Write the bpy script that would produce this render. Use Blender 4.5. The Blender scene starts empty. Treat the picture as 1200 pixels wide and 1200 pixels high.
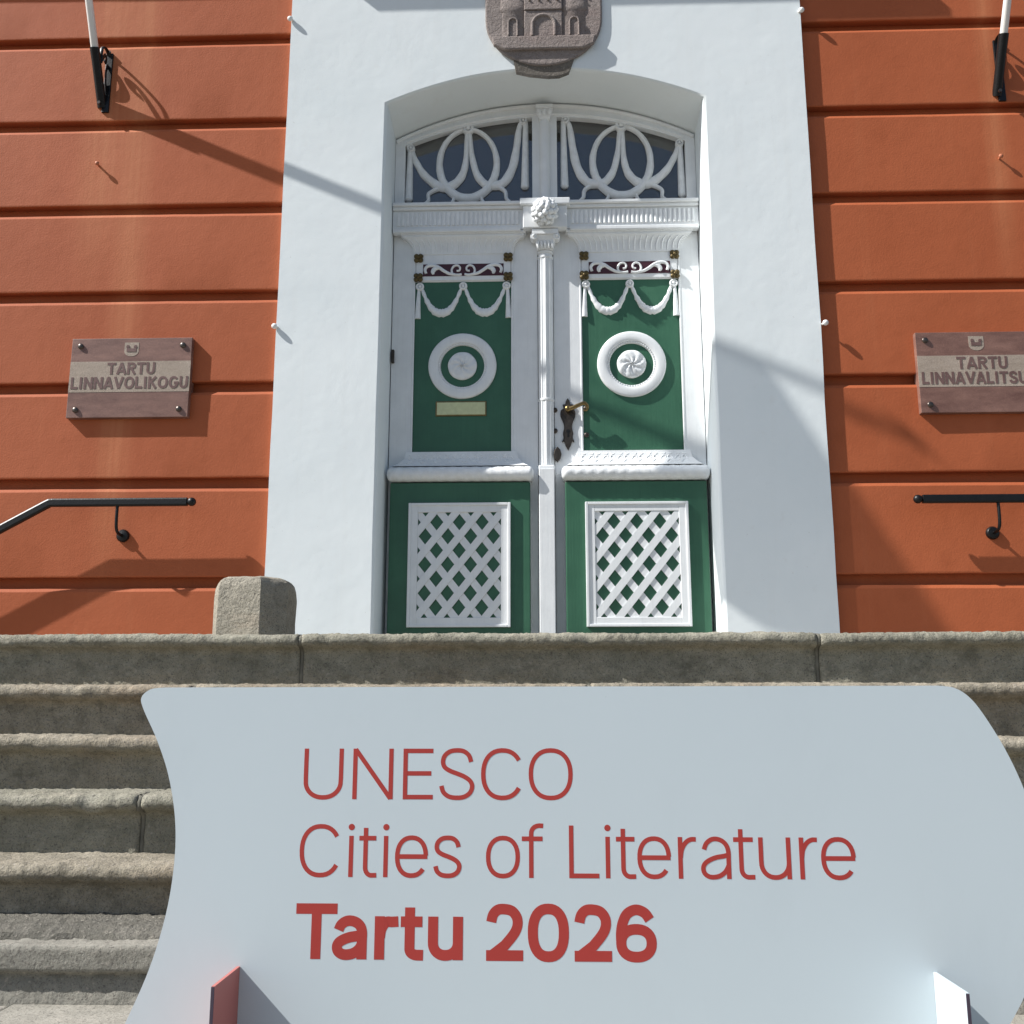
import bpy, bmesh, math, random
from mathutils import Vector, noise, Matrix
random.seed(7)
SC = bpy.context.scene
COL = SC.collection
R = math.radians

# ------------------------------------------------------------------ camera
cd = bpy.data.cameras.new('camera'); cam = bpy.data.objects.new('camera', cd); COL.objects.link(cam)
cd.sensor_fit = 'HORIZONTAL'; cd.sensor_width = 36.0; cd.lens = 36.0
cd.clip_start = 0.02; cd.clip_end = 2000
cam.location = (0, 0, 0.75)
cam.rotation_euler = (R(90 + 11.5), 0, R(2.0))
SC.camera = cam

# ------------------------------------------------------------------ light
SUN = Vector((3.45, 1.0, -3.42)).normalized()          # direction the sunlight travels
EL = math.asin(-SUN.z); AZ = math.atan2(-SUN.x, -SUN.y)
w = bpy.data.worlds.new('World'); SC.world = w; w.use_nodes = True
wn = w.node_tree; wn.nodes.clear()
sky = wn.nodes.new('ShaderNodeTexSky'); sky.sky_type = 'NISHITA'; sky.sun_disc = False
sky.sun_elevation = EL; sky.sun_rotation = AZ; sky.air_density = 1.0; sky.dust_density = 1.0; sky.ozone_density = 1.0
bg = wn.nodes.new('ShaderNodeBackground'); bg.inputs['Strength'].default_value = 0.075
wo = wn.nodes.new('ShaderNodeOutputWorld')
wn.links.new(sky.outputs[0], bg.inputs[0]); wn.links.new(bg.outputs[0], wo.inputs[0])
sl = bpy.data.lights.new('sun', 'SUN'); sl.energy = 5.0; sl.angle = R(0.55); sl.color = (1.0, 0.98, 0.945)
so = bpy.data.objects.new('sun', sl); COL.objects.link(so)
so.rotation_euler = SUN.to_track_quat('-Z', 'Y').to_euler(); so.location = (-10, -3, 12)
SC.view_settings.view_transform = 'Standard'; SC.view_settings.look = 'None'
SC.view_settings.gamma = 1.0; SC.view_settings.use_curve_mapping = False
SC.view_settings.exposure = 0.6

# ------------------------------------------------------------------ materials
def _mat(name):
    m = bpy.data.materials.new(name); m.use_nodes = True
    nt = m.node_tree; b = nt.nodes['Principled BSDF']
    tc = nt.nodes.new('ShaderNodeTexCoord')
    geo = nt.nodes.new('ShaderNodeNewGeometry')
    return m, nt, b, geo.outputs['Position']
def _noise(nt, vec, scale, detail=4, rough=0.55, stretch=None):
    if stretch:
        mp = nt.nodes.new('ShaderNodeMapping'); mp.inputs['Scale'].default_value = stretch
        nt.links.new(vec, mp.inputs['Vector']); vec = mp.outputs[0]
    n = nt.nodes.new('ShaderNodeTexNoise'); n.inputs['Scale'].default_value = scale
    n.inputs['Detail'].default_value = detail; n.inputs['Roughness'].default_value = rough
    nt.links.new(vec, n.inputs['Vector']); return n.outputs['Fac']
def _ramp(nt, fac, stops):
    r = nt.nodes.new('ShaderNodeValToRGB'); e = r.color_ramp.elements
    e[0].position, e[0].color = stops[0][0], (*stops[0][1], 1)
    e[1].position, e[1].color = stops[-1][0], (*stops[-1][1], 1)
    for p, c in stops[1:-1]:
        q = e.new(p); q.color = (*c, 1)
    nt.links.new(fac, r.inputs[0]); return r.outputs[0]
def _mix(nt, a, b, fac, mode='MIX'):
    m = nt.nodes.new('ShaderNodeMix'); m.data_type = 'RGBA'; m.blend_type = mode
    for sock, v in ((m.inputs[6], a), (m.inputs[7], b)):
        if hasattr(v, 'is_linked'): nt.links.new(v, sock)
        else: sock.default_value = (*v, 1)
    if hasattr(fac, 'is_linked'): nt.links.new(fac, m.inputs[0])
    else: m.inputs[0].default_value = fac
    return m.outputs[2]
def _bump(nt, b, facs, dist=0.01):
    prev = None
    for f, s in facs:
        n = nt.nodes.new('ShaderNodeBump'); n.inputs['Strength'].default_value = s; n.inputs['Distance'].default_value = dist
        nt.links.new(f, n.inputs['Height'])
        if prev: nt.links.new(prev, n.inputs['Normal'])
        prev = n.outputs[0]
    nt.links.new(prev, b.inputs['Normal'])
def g(v): return (v, v, v)

def paint(name, col, rough=0.5, var=0.08, bump=0.05, scale=6.0, metallic=0.0, fine=60.0, spec=0.4, grain=0.0, specks=0.0):
    m, nt, b, P = _mat(name)
    n = _noise(nt, P, scale, 5)
    dark = tuple(c * (1 - var) for c in col); light = tuple(min(1, c * (1 + var)) for c in col)
    c = _ramp(nt, n, [(0.3, dark), (0.7, light)])
    bumps = [(_noise(nt, P, fine, 4), bump), (n, bump * 1.2)]
    if grain:
        gr = _noise(nt, P, 1.0, 5, 0.7, (70, 70, 2.2))
        c = _mix(nt, c, tuple(x*0.72 for x in col), _ramp(nt, gr, [(0.5, g(0.0)), (0.75, g(grain))]))
        c = _mix(nt, c, tuple(min(1, x*1.25+0.02) for x in col), _ramp(nt, _noise(nt, P, 2.3, 6, 0.7), [(0.55, g(0.0)), (0.75, g(grain))]))
        bumps.append((gr, 0.4*grain+0.06))
        rr = nt.nodes.new('ShaderNodeMapRange'); nt.links.new(_noise(nt, P, 5, 4), rr.inputs[0])
        rr.inputs[3].default_value = rough-0.12; rr.inputs[4].default_value = rough+0.16; nt.links.new(rr.outputs[0], b.inputs['Roughness'])
    if specks:
        c = _mix(nt, c, tuple(x*0.55 for x in col), _ramp(nt, _noise(nt, P, 55, 2, 0.5), [(0.80, g(0.0)), (0.83, g(specks))]))
        c = _mix(nt, c, tuple(x*0.93 for x in col), _ramp(nt, _noise(nt, P, 3.5, 6, 0.7, (1, 1, 0.5)), [(0.5, g(0.0)), (0.8, g(0.6))]))
    nt.links.new(c, b.inputs['Base Color'])
    if not grain: b.inputs['Roughness'].default_value = rough
    b.inputs['Metallic'].default_value = metallic
    b.inputs['Specular IOR Level'].default_value = spec
    _bump(nt, b, bumps, 0.006)
    return m

def plaster_orange():
    m, nt, b, P = _mat('orange_plaster')
    big = _noise(nt, P, 1.1, 5, 0.6)
    mid = _noise(nt, P, 7.0, 5, 0.6)
    streak = _noise(nt, P, 1.0, 4, 0.6, (9, 1, 0.35))
    c = _ramp(nt, big, [(0.3, (0.370, 0.093, 0.034)), (0.7, (0.425, 0.113, 0.044))])
    c = _mix(nt, c, (0.50, 0.17, 0.075), _ramp(nt, streak, [(0.58, g(0.0)), (0.8, g(0.22))]))
    c = _mix(nt, c, (0.32, 0.078, 0.026), _ramp(nt, mid, [(0.55, g(0.0)), (0.8, g(0.5))]))
    # rain wash below the plaque and the wall hook: pale vertical runs with their own shape
    sx = nt.nodes.new('ShaderNodeSeparateXYZ'); nt.links.new(P, sx.inputs[0])
    runs = _noise(nt, P, 1.0, 3, 0.7, (34, 0.2, 0.5))
    def band(x0, wd, z0, z1):
        a = nt.nodes.new('ShaderNodeMapRange'); a.interpolation_type = 'SMOOTHSTEP'
        d = nt.nodes.new('ShaderNodeMath'); d.operation = 'SUBTRACT'; d.inputs[1].default_value = x0; nt.links.new(sx.outputs[0], d.inputs[0])
        e = nt.nodes.new('ShaderNodeMath'); e.operation = 'ABSOLUTE'; nt.links.new(d.outputs[0], e.inputs[0])
        nt.links.new(e.outputs[0], a.inputs[0]); a.inputs[1].default_value = 0; a.inputs[2].default_value = wd; a.inputs[3].default_value = 1; a.inputs[4].default_value = 0
        z = nt.nodes.new('ShaderNodeMapRange'); nt.links.new(sx.outputs[2], z.inputs[0]); z.interpolation_type = 'SMOOTHSTEP'
        z.inputs[1].default_value = z0; z.inputs[2].default_value = z1; z.inputs[3].default_value = 0; z.inputs[4].default_value = 1
        k = nt.nodes.new('ShaderNodeMath'); k.operation = 'MULTIPLY'; nt.links.new(a.outputs[0], k.inputs[0]); nt.links.new(z.outputs[0], k.inputs[1])
        k2 = nt.nodes.new('ShaderNodeMath'); k2.operation = 'MULTIPLY'; nt.links.new(k.outputs[0], k2.inputs[0]); nt.links.new(runs, k2.inputs[1])
        return k2.outputs[0]
    for args in ((-2.72, 0.16, 1.2, 2.6), (2.93, 0.11, 3.2, 4.4), (-2.95, 0.25, 3.3, 4.3)):
        c = _mix(nt, c, (0.54, 0.20, 0.09), band(*args))
    nt.links.new(c, b.inputs['Base Color']); b.inputs['Roughness'].default_value = 0.72
    b.inputs['Specular IOR Level'].default_value = 0.25
    _bump(nt, b, [(_noise(nt, P, 90, 4), 0.13), (_noise(nt, P, 9, 4), 0.22), (_noise(nt, P, 2.2, 3), 0.42)], 0.008)
    return m

def plaster_white():
    m, nt, b, P = _mat('white_limewash')
    big = _noise(nt, P, 1.4, 5, 0.6); mid = _noise(nt, P, 11, 5, 0.6)
    streak = _noise(nt, P, 1.0, 4, 0.6, (10, 10, 0.5))
    c = _ramp(nt, big, [(0.3, (0.725, 0.775, 0.785)), (0.7, (0.775, 0.815, 0.82))])
    c = _mix(nt, c, (0.69, 0.71, 0.70), _ramp(nt, streak, [(0.55, g(0.0)), (0.8, g(0.35))]))
    c = _mix(nt, c, (0.66, 0.67, 0.65), _ramp(nt, mid, [(0.62, g(0.0)), (0.8, g(0.35))]))
    spots = _noise(nt, P, 38, 3, 0.6)
    c = _mix(nt, c, (0.50, 0.49, 0.46), _ramp(nt, spots, [(0.72, g(0.0)), (0.78, g(0.6))]))
    nt.links.new(c, b.inputs['Base Color']); b.inputs['Roughness'].default_value = 0.8
    b.inputs['Specular IOR Level'].default_value = 0.2
    _bump(nt, b, [(_noise(nt, P, 120, 4), 0.07), (_noise(nt, P, 14, 3), 0.10), (_noise(nt, P, 3.0, 3), 0.45)], 0.008)
    return m

def granite(name, c1, c2, speck=(0.10, 0.09, 0.08), pale=(0.52, 0.47, 0.40), bump=0.6, dirt=(0.10, 0.095, 0.075), dirt_amt=0.6, warm=(0.36, 0.25, 0.17)):
    m, nt, b, P = _mat(name)
    big = _noise(nt, P, 2.6, 6, 0.65); mid = _noise(nt, P, 16, 6, 0.7); fine = _noise(nt, P, 190, 3, 0.7); fine2 = _noise(nt, P, 95, 4, 0.75)
    c = _ramp(nt, big, [(0.32, c1), (0.68, c2)])
    c = _mix(nt, c, warm, _ramp(nt, _noise(nt, P, 1.7, 4, 0.6, (1, 1, 3)), [(0.52, g(0.0)), (0.72, g(0.45))]))
    c = _mix(nt, c, dirt, _ramp(nt, mid, [(0.42, g(0.0)), (0.72, g(dirt_amt))]))
    c = _mix(nt, c, tuple(x*0.55 for x in dirt), _ramp(nt, _noise(nt, P, 6.5, 7, 0.75, (1, 1, 1.8)), [(0.53, g(0.0)), (0.70, g(dirt_amt*0.8))]))
    c = _mix(nt, c, speck, _ramp(nt, fine, [(0.53, g(0.0)), (0.62, g(0.85))]))
    c = _mix(nt, c, pale, _ramp(nt, fine2, [(0.56, g(0.0)), (0.68, g(0.55))]))
    nt.links.new(c, b.inputs['Base Color']); b.inputs['Roughness'].default_value = 0.85
    b.inputs['Specular IOR Level'].default_value = 0.25
    _bump(nt, b, [(fine2, bump * 0.5), (_noise(nt, P, 45, 5, 0.7), bump), (mid, bump * 0.5)], 0.012)
    return m

def polished_stone(name, c1, c2, rough, bump, wave=True):
    m, nt, b, P = _mat(name)
    n = _noise(nt, P, 5.0, 6, 0.65, (1, 1, 3.2)); f = _noise(nt, P, 260, 2, 0.6)
    c = _ramp(nt, n, [(0.3, c1), (0.7, c2)])
    c = _mix(nt, c, tuple(x * 0.45 for x in c1), _ramp(nt, f, [(0.55, g(0)), (0.68, g(0.6))]))
    c = _mix(nt, c, tuple(min(1, x * 1.5) for x in c2), _ramp(nt, _noise(nt, P, 170, 2, 0.6), [(0.6, g(0)), (0.7, g(0.5))]))
    nt.links.new(c, b.inputs['Base Color']); b.inputs['Roughness'].default_value = rough
    _bump(nt, b, [(f, bump)], 0.004)
    return m

M = {}
M['orange'] = plaster_orange()
M['white'] = plaster_white()
M['step'] = granite('weathered_granite', (0.255, 0.242, 0.190), (0.37, 0.35, 0.28), dirt=(0.12, 0.118, 0.085), dirt_amt=0.6, warm=(0.33, 0.27, 0.19), bump=0.8)
M['step_warm'] = granite('weathered_pink_granite', (0.27, 0.235, 0.178), (0.38, 0.34, 0.265), dirt=(0.115, 0.105, 0.075), dirt_amt=0.65, warm=(0.38, 0.28, 0.19), bump=0.8)
M['step_new'] = granite('newer_grey_stone', (0.225, 0.215, 0.185), (0.295, 0.28, 0.24), bump=0.4, dirt_amt=0.35, warm=(0.24, 0.22, 0.19))
M['step_rough'] = granite('rough_dressed_granite', (0.125, 0.118, 0.10), (0.20, 0.188, 0.158), bump=1.0, warm=(0.20, 0.175, 0.14))
M['post'] = granite('post_granite', (0.34, 0.31, 0.25), (0.45, 0.41, 0.33), bump=1.0, dirt_amt=0.35)
M['crest'] = granite('crest_granite', (0.25, 0.212, 0.195), (0.35, 0.30, 0.275), speck=(0.13, 0.10, 0.095), pale=(0.50, 0.43, 0.40), bump=1.0, dirt=(0.15, 0.125, 0.115), dirt_amt=0.3, warm=(0.31, 0.22, 0.20))
M['crest_dark'] = granite('shaded_crest_granite', (0.13, 0.115, 0.10), (0.20, 0.175, 0.15), bump=0.8)  # crest granite darkened: shade on the bracket's underside put into the colour
M['paving'] = granite('paving_stone', (0.27, 0.255, 0.22), (0.35, 0.33, 0.285), bump=0.35, dirt_amt=0.3, warm=(0.33, 0.29, 0.235))
M['ground'] = granite('paving_cobbles', (0.105, 0.10, 0.095), (0.16, 0.155, 0.145), bump=0.3)
M['door_white'] = paint('door_white_paint', (0.74, 0.755, 0.76), 0.45, 0.045, 0.07, 9.0, grain=0.22)
M['carve'] = paint('carved_white_paint', (0.76, 0.775, 0.78), 0.45, 0.07, 0.22, 26.0)
M['green'] = paint('door_green_paint', (0.036, 0.118, 0.068), 0.40, 0.10, 0.07, 5.0, grain=0.38)
M['purple'] = paint('dark_purple_paint', (0.055, 0.013, 0.022), 0.5)
M['bronze'] = paint('aged_bronze', (0.115, 0.085, 0.038), 0.5, 0.3, 0.3, 40.0, 0.7)
M['iron'] = paint('dark_lock_iron', (0.055, 0.045, 0.038), 0.42, 0.3, 0.3, 40.0, 0.6)
M['brass'] = paint('polished_brass', (0.22, 0.155, 0.07), 0.36, 0.15, 0.1, 30.0, 1.0)
M['brass_plate'] = paint('pale_brass_plate', (0.58, 0.58, 0.33), 0.38, 0.08, 0.05, 30.0, 0.25)
M['black'] = paint('black_enamel', (0.0045, 0.0045, 0.005), 0.42, 0.3, 0.12, 20.0, 0.0, 80.0, 0.35)
M['pole'] = paint('pole_white_paint', (0.76, 0.74, 0.70), 0.45, 0.06, 0.08)
M['peg'] = paint('white_porcelain', (0.80, 0.79, 0.77), 0.25, 0.04, 0.03)
M['hook'] = paint('orange_painted_steel', (0.46, 0.16, 0.08), 0.6)
M['slab'] = polished_stone('plaque_brown_granite', (0.14, 0.066, 0.050), (0.27, 0.145, 0.11), 0.42, 0.15)
M['sanded'] = polished_stone('plaque_sanded_band', (0.32, 0.255, 0.20), (0.43, 0.35, 0.285), 0.8, 0.5)
M['engrave'] = polished_stone('plaque_lettering', (0.125, 0.065, 0.055), (0.19, 0.115, 0.10), 0.4, 0.1)
M['bolt'] = paint('bolt_steel', (0.10, 0.085, 0.075), 0.35, 0.2, 0.1, 40.0, 0.8)
M['board'] = paint('white_board_laminate', (0.54, 0.605, 0.635), 0.45, 0.012, 0.012, 1.3, 0.0, 14.0, 0.35, specks=0.3)
M['red_print'] = paint('red_print', (0.385, 0.040, 0.032), 0.5, 0.04, 0.01)
M['red_board'] = paint('red_board_laminate', (0.46, 0.15, 0.13), 0.55, 0.03, 0.01)
M['edge'] = paint('dark_board_edge', (0.055, 0.04, 0.06), 0.6)
M['interior'] = paint('unlit_hall_dark', (0.030, 0.032, 0.036), 0.9)  # near-black walls: gloom of the unlit hall put into the colour
M['mortar'] = paint('dark_mortar', (0.10, 0.095, 0.08), 0.95, 0.3, 0.4, 20)
def cloth():
    m, nt, b, P = _mat('flag_cloth')
    b.inputs['Base Color'].default_value = (0.55, 0.56, 0.58, 1); b.inputs['Roughness'].default_value = 0.85
    tr = nt.nodes.new('ShaderNodeBsdfTranslucent'); tr.inputs[0].default_value = (0.62, 0.63, 0.65, 1)
    tp = nt.nodes.new('ShaderNodeBsdfTransparent'); tp.inputs[0].default_value = (0.9, 0.92, 0.95, 1)
    m1 = nt.nodes.new('ShaderNodeMixShader'); m1.inputs[0].default_value = 0.45
    m2 = nt.nodes.new('ShaderNodeMixShader'); m2.inputs[0].default_value = 0.50
    out = nt.nodes['Material Output']
    nt.links.new(b.outputs[0], m1.inputs[1]); nt.links.new(tr.outputs[0], m1.inputs[2])
    nt.links.new(m1.outputs[0], m2.inputs[1]); nt.links.new(tp.outputs[0], m2.inputs[2])
    nt.links.new(m2.outputs[0], out.inputs['Surface'])
    return m
M['flag_cloth'] = cloth()
M['joint'] = paint('grey_joint_mortar', (0.15, 0.142, 0.115), 0.95, 0.3, 0.5, 20)
def glass():
    m, nt, b, P = _mat('old_window_glass')
    b.inputs['Base Color'].default_value = (0.75, 0.76, 0.74, 1); b.inputs['Roughness'].default_value = 0.04
    b.inputs['Transmission Weight'].default_value = 0.955; b.inputs['IOR'].default_value = 1.75
    _bump(nt, b, [(_noise(nt, P, 4.0, 2), 0.12)], 0.01)
    return m
M['glass'] = glass()

# ------------------------------------------------------------------ mesh helpers
class MB:
    def __init__(s): s.v = []; s.f = []
    def add(s, vs, fs):
        n = len(s.v); s.v += [tuple(p) for p in vs]; s.f += [tuple(i + n for i in q) for q in fs]; return s
    def box(s, x0, x1, y0, y1, z0, z1):
        return s.add([(x0,y0,z0),(x1,y0,z0),(x1,y1,z0),(x0,y1,z0),(x0,y0,z1),(x1,y0,z1),(x1,y1,z1),(x0,y1,z1)],
                     [(0,3,2,1),(4,5,6,7),(0,1,5,4),(1,2,6,5),(2,3,7,6),(3,0,4,7)])
    def frustum(s, a, b):                       # a, b: (x0,x1,z,y0,y1) lower and upper rectangles
        vs = []
        for x0, x1, z, y0, y1 in (a, b): vs += [(x0,y0,z),(x1,y0,z),(x1,y1,z),(x0,y1,z)]
        return s.add(vs, [(0,3,2,1),(4,5,6,7),(0,1,5,4),(1,2,6,5),(2,3,7,6),(3,0,4,7)])
    def prism(s, poly, y0, y1):                 # poly in XZ, counter-clockwise seen from -Y
        n = len(poly)
        vs = [(x, y0, z) for x, z in poly] + [(x, y1, z) for x, z in poly]
        return s.add(vs, [tuple(range(n)), tuple(range(2*n-1, n-1, -1))] + [(i, i+n, (i+1) % n + n, (i+1) % n) for i in range(n)])
    def grid(s, rows, closed=False):            # rows of equal length
        n = len(rows[0]); vs = [p for r in rows for p in r]; fs = []
        for i in range(len(rows) - 1):
            for j in range(n if closed else n - 1):
                k = (j + 1) % n
                fs.append((i*n+j, i*n+k, (i+1)*n+k, (i+1)*n+j))
        return s.add(vs, fs)
    def relief(s, pts, wd, dp, y, n=7):         # half-round strip carved on a wall plane y, pts in XZ
        rows = []; N = len(pts)
        for i, (x, z) in enumerate(pts):
            a = pts[max(0, i-1)]; b = pts[min(N-1, i+1)]
            t = Vector((b[0]-a[0], b[1]-a[1])); t = t.normalized() if t.length > 0 else Vector((1, 0))
            nx, nz = -t.y, t.x
            W = wd(i/(N-1)) if callable(wd) else wd; D = dp(i/(N-1)) if callable(dp) else dp
            rows.append([(x + nx*W*math.cos(th), y - D*math.sin(th), z + nz*W*math.cos(th)) for th in [math.pi*k/(n-1) for k in range(n)]])
        s.grid(rows)
        k = len(s.v)
        s.f.append(tuple(range(k-n, k))); s.f.append(tuple(range(k-n*N+n-1, k-n*N-1, -1)))
        return s
    def tube(s, pts, r, n=10, caps=True):
        rows = []; N = len(pts); P_ = [Vector(p) for p in pts]; up = None
        for i, p in enumerate(P_):
            t = (P_[min(N-1, i+1)] - P_[max(0, i-1)]).normalized()
            if up is None:
                up = Vector((0, 0, 1)) if abs(t.z) < 0.9 else Vector((1, 0, 0))
            a = t.cross(up).normalized(); up = a.cross(t).normalized()
            rr = r(i/(N-1)) if callable(r) else r
            if not isinstance(rr, tuple): rr = (rr, rr)
            rows.append([tuple(p + a*rr[0]*math.cos(q) + up*rr[1]*math.sin(q)) for q in [2*math.pi*k/n for k in range(n)]])
        s.grid(rows, True); k = len(s.v)
        if caps: s.f.append(tuple(range(k-n, k))); s.f.append(tuple(range(k-n*N+n-1, k-n*N-1, -1)))
        return s
    def dome(s, c, rx, ry, rz, nu=14, nv=8, bump=0.0, lobes=0):   # full ellipsoid
        rows = []
        for i in range(nv+1):
            ph = math.pi*i/nv; row = []
            for j in range(nu):
                th = 2*math.pi*j/nu
                k = 1 + (bump*math.sin(lobes*th)*math.sin(ph) if lobes else bump*noise.noise(Vector((c[0]*9+3*math.cos(th)*math.sin(ph), 7*c[2]+3*math.cos(ph), 3*math.sin(th)*math.sin(ph)))))
                row.append((c[0]+rx*k*math.sin(ph)*math.cos(th), c[1]-ry*k*math.cos(ph), c[2]+rz*k*math.sin(ph)*math.sin(th)))
            rows.append(row)
        return s.grid(rows, True)
    def ring(s, c, prof, n=48):                 # prof: (radius, y) swept about the Y axis through c
        rows = [[(c[0]+r*math.cos(2*math.pi*j/n), y, c[2]+r*math.sin(2*math.pi*j/n)) for j in range(n)] for r, y in prof]
        return s.grid(rows, True)
    def build(s, name, mat, parent=None, smooth=False, bevel=0.0, base=None, ang=40):
        m = bpy.data.meshes.new(name)
        off = Vector(base) if base else (Vector(parent['_b']) if parent and '_b' in parent else Vector((0,0,0)))
        m.from_pydata([tuple(Vector(p) - off) for p in s.v], [], s.f)
        bm = bmesh.new(); bm.from_mesh(m)
        bmesh.ops.recalc_face_normals(bm, faces=bm.faces[:]); bm.to_mesh(m); bm.free()
        m.materials.append(mat if not isinstance(mat, str) else M[mat])
        if smooth:
            for p in m.polygons: p.use_smooth = True
            m.set_sharp_from_angle(angle=R(ang))
        o = bpy.data.objects.new(name, m); COL.objects.link(o)
        if base: o.location = base
        if parent:
            o.parent = parent
            if '_b' in parent: o['_b'] = parent['_b']
        elif base: o['_b'] = tuple(base)
        if bevel:
            bv = o.modifiers.new('bevel', 'BEVEL'); bv.width = bevel; bv.segments = 2; bv.limit_method = 'ANGLE'; bv.angle_limit = R(35)
            bv.harden_normals = False
        return o
def thing(name, base, label, cat, group=None):
    o = bpy.data.objects.new(name, None); COL.objects.link(o); o.location = base; o['_b'] = tuple(base)
    o.empty_display_size = 0.1
    return tag(o, label, cat, group)
def tag(o, label, cat, group=None):
    o['label'] = label; o['category'] = cat
    if group: o['group'] = group
    return o
def spline(pts, n=6):                            # Catmull-Rom through 2D or 3D points
    P_ = [Vector(p) for p in pts]; out = []
    for i in range(len(P_)-1):
        p0 = P_[max(0, i-1)]; p1 = P_[i]; p2 = P_[i+1]; p3 = P_[min(len(P_)-1, i+2)]
        for k in range(n):
            t = k/n
            out.append(0.5*((2*p1)+(p2-p0)*t+(2*p0-5*p1+4*p2-p3)*t*t+(3*p1-p0-3*p2+p3)*t**3))
    out.append(P_[-1]); return [tuple(p) for p in out]
def nz(x, y=0.0, z=0.0): return noise.noise(Vector((x, y, z)))

# ------------------------------------------------------------------ ground
ZG, ZP = 0.0, 1.086                              # pavement and platform levels
gm = MB().box(-60, 60, -60, 2.99, ZG-0.3, ZG-0.012)
gnd = gm.build('pavement', 'ground'); gnd['kind'] = 'structure'
for i in range(7):
    for j in range(6):
        x = -3.4 + i*0.9 + (0.15 if j % 2 else 0); y = 0.42 + j*0.43
        dz = random.uniform(-0.002, 0.003)
        MB().box(x+.004, x+.896, y+.004, y+.426, ZG-0.05, ZG+dz).build('paving_slab', 'paving', gnd, bevel=0.006)
MB().box(-60, 60, 2.99, 40, ZG-0.3, ZG-0.016).build('pavement_bed', 'ground', gnd)

# ------------------------------------------------------------------ staircase
stair = thing('stone_staircase', (0, 4.0, ZG), 'wide weathered granite staircase with rounded nosings below the door', 'staircase')
STEPS = [(4.0, 1.086, 0.205), (3.78, 0.881, 0.188), (3.56, 0.693, 0.172), (3.34, 0.521, 0.186), (3.12, 0.335, 0.178), (2.9, 0.157, 0.157)]
def densify(prof):
    out = []
    for p, q in zip(prof[:-1], prof[1:]):
        L = math.hypot(q[0]-p[0], q[1]-p[1]); n = max(1, min(10, int(round(L/0.011))))
        out += [(p[0]+(q[0]-p[0])*i/n, p[1]+(q[1]-p[1])*i/n) for i in range(n)]
    return out + [prof[-1]]
def step_stone(x0, x1, yn, zt, riser, depth, mat, k, crisp=False, name='step_stone', sink=0.0):
    mb = MB(); L = x1 - x0; near = (x0 < 2.3 and x1 > -2.3)
    nseg = max(3, int(L/0.011)) if near else max(2, int(L/0.3))
    if crisp: prof = [(depth, 0.004), (0.10, 0.003), (0.05, 0), (0.030, 0), (0.008, -0.001), (0.001, -0.005), (0.0, -0.016), (0.0, -0.060), (0.002, -0.070), (0.022, -0.074), (0.030, -0.082), (0.024, -0.092), (0.012, -riser+0.006), (0.012, -riser-0.06)]
    else: prof = [(depth, 0.0), (0.10, 0.0), (0.045, -0.001), (0.018, -0.004), (0.006, -0.010), (0.001, -0.020), (0.0, -0.034), (0.006, -0.046), (0.020, -0.054), (0.038, -0.061), (0.047, -0.074), (0.049, -0.105), (0.047, -riser+0.002), (0.047, -riser-0.06)]
    prof = densify(prof); rows = []
    for i in range(nseg+1):
        u = i/nseg; x = x0 + u*L
        e = min(u, 1-u)*L
        er = 0.004*max(0, 1 - e/0.012)**2 + sink
        sag = 0.005*nz(x*1.3, k*7.1) + 0.003*nz(x*4, k*3.3)
        wear = nz(x*2.3, k*4.4)
        row = []
        for q, (dy, dz) in enumerate(prof):
            top = dz > -0.012
            a = 0.0062 if top else (0.0046 if dz > -0.06 else 0.0032)
            if crisp: a *= 1.0 if (top and dy > 0.035) else (0.22 if dz > -0.075 else 1.0)
            s1, s2 = dy*30+k*5, dz*30
            n1 = 0.7*nz(x*18, s1*0.6, s2*0.6) + 0.8*nz(x*48, dy*60+k*9, dz*60) + 0.55*nz(x*95, dy*110+k, dz*110)
            n2 = 0.7*nz(x*19+40, s1*0.6, s2*0.6) + 0.8*nz(x*52, dy*60+k*2, dz*60+9) + 0.55*nz(x*100, dy*110+k, dz*110+5)
            chip = max(0, nz(x*6.5, k*11.0) - 0.34)*0.03 if -0.06 < dz < -0.003 and not crisp else 0
            deep = dz < -riser-0.01
            row.append((x, yn + dy + er*(0 if q == 0 else 1) + (0 if deep else a*n1) + chip + 0.004*nz(x*1.1, k*2.0, 3), zt + dz + (0 if deep else a*n2) + sag - chip*0.8 - er*0.6*(1 if dz > -0.05 else 0)))
        rows.append(row)
    mb.grid(rows)
    n = len(prof); N = len(mb.v)
    mb.v += [(x0, yn+depth, zt-riser-0.06), (x1, yn+depth, zt-riser-0.06)]
    mb.f.append(tuple(range(0, n)) + (N,)); mb.f.append(tuple(range(N-1, N-n-1, -1)) + (N+1,))
    return mb.build(name, mat, stair, smooth=True, ang=75)
J = [[-3.3, -0.973, 1.045, 3.3], [-3.6, -1.311, 0.15, 1.426, 3.6], [-3.9, -2.1, -0.4, 0.9, 2.2, 3.9], [-4.2, -1.31, 0.1, 1.6, 4.2], [-4.5, -2.0, -0.62, 0.75, 2.1, 4.5], [-4.8, -1.6, -0.02, 1.5, 4.8]]
mats = ['step', 'step_warm', 'step_warm', 'step', 'step_warm', 'step_new']
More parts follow.
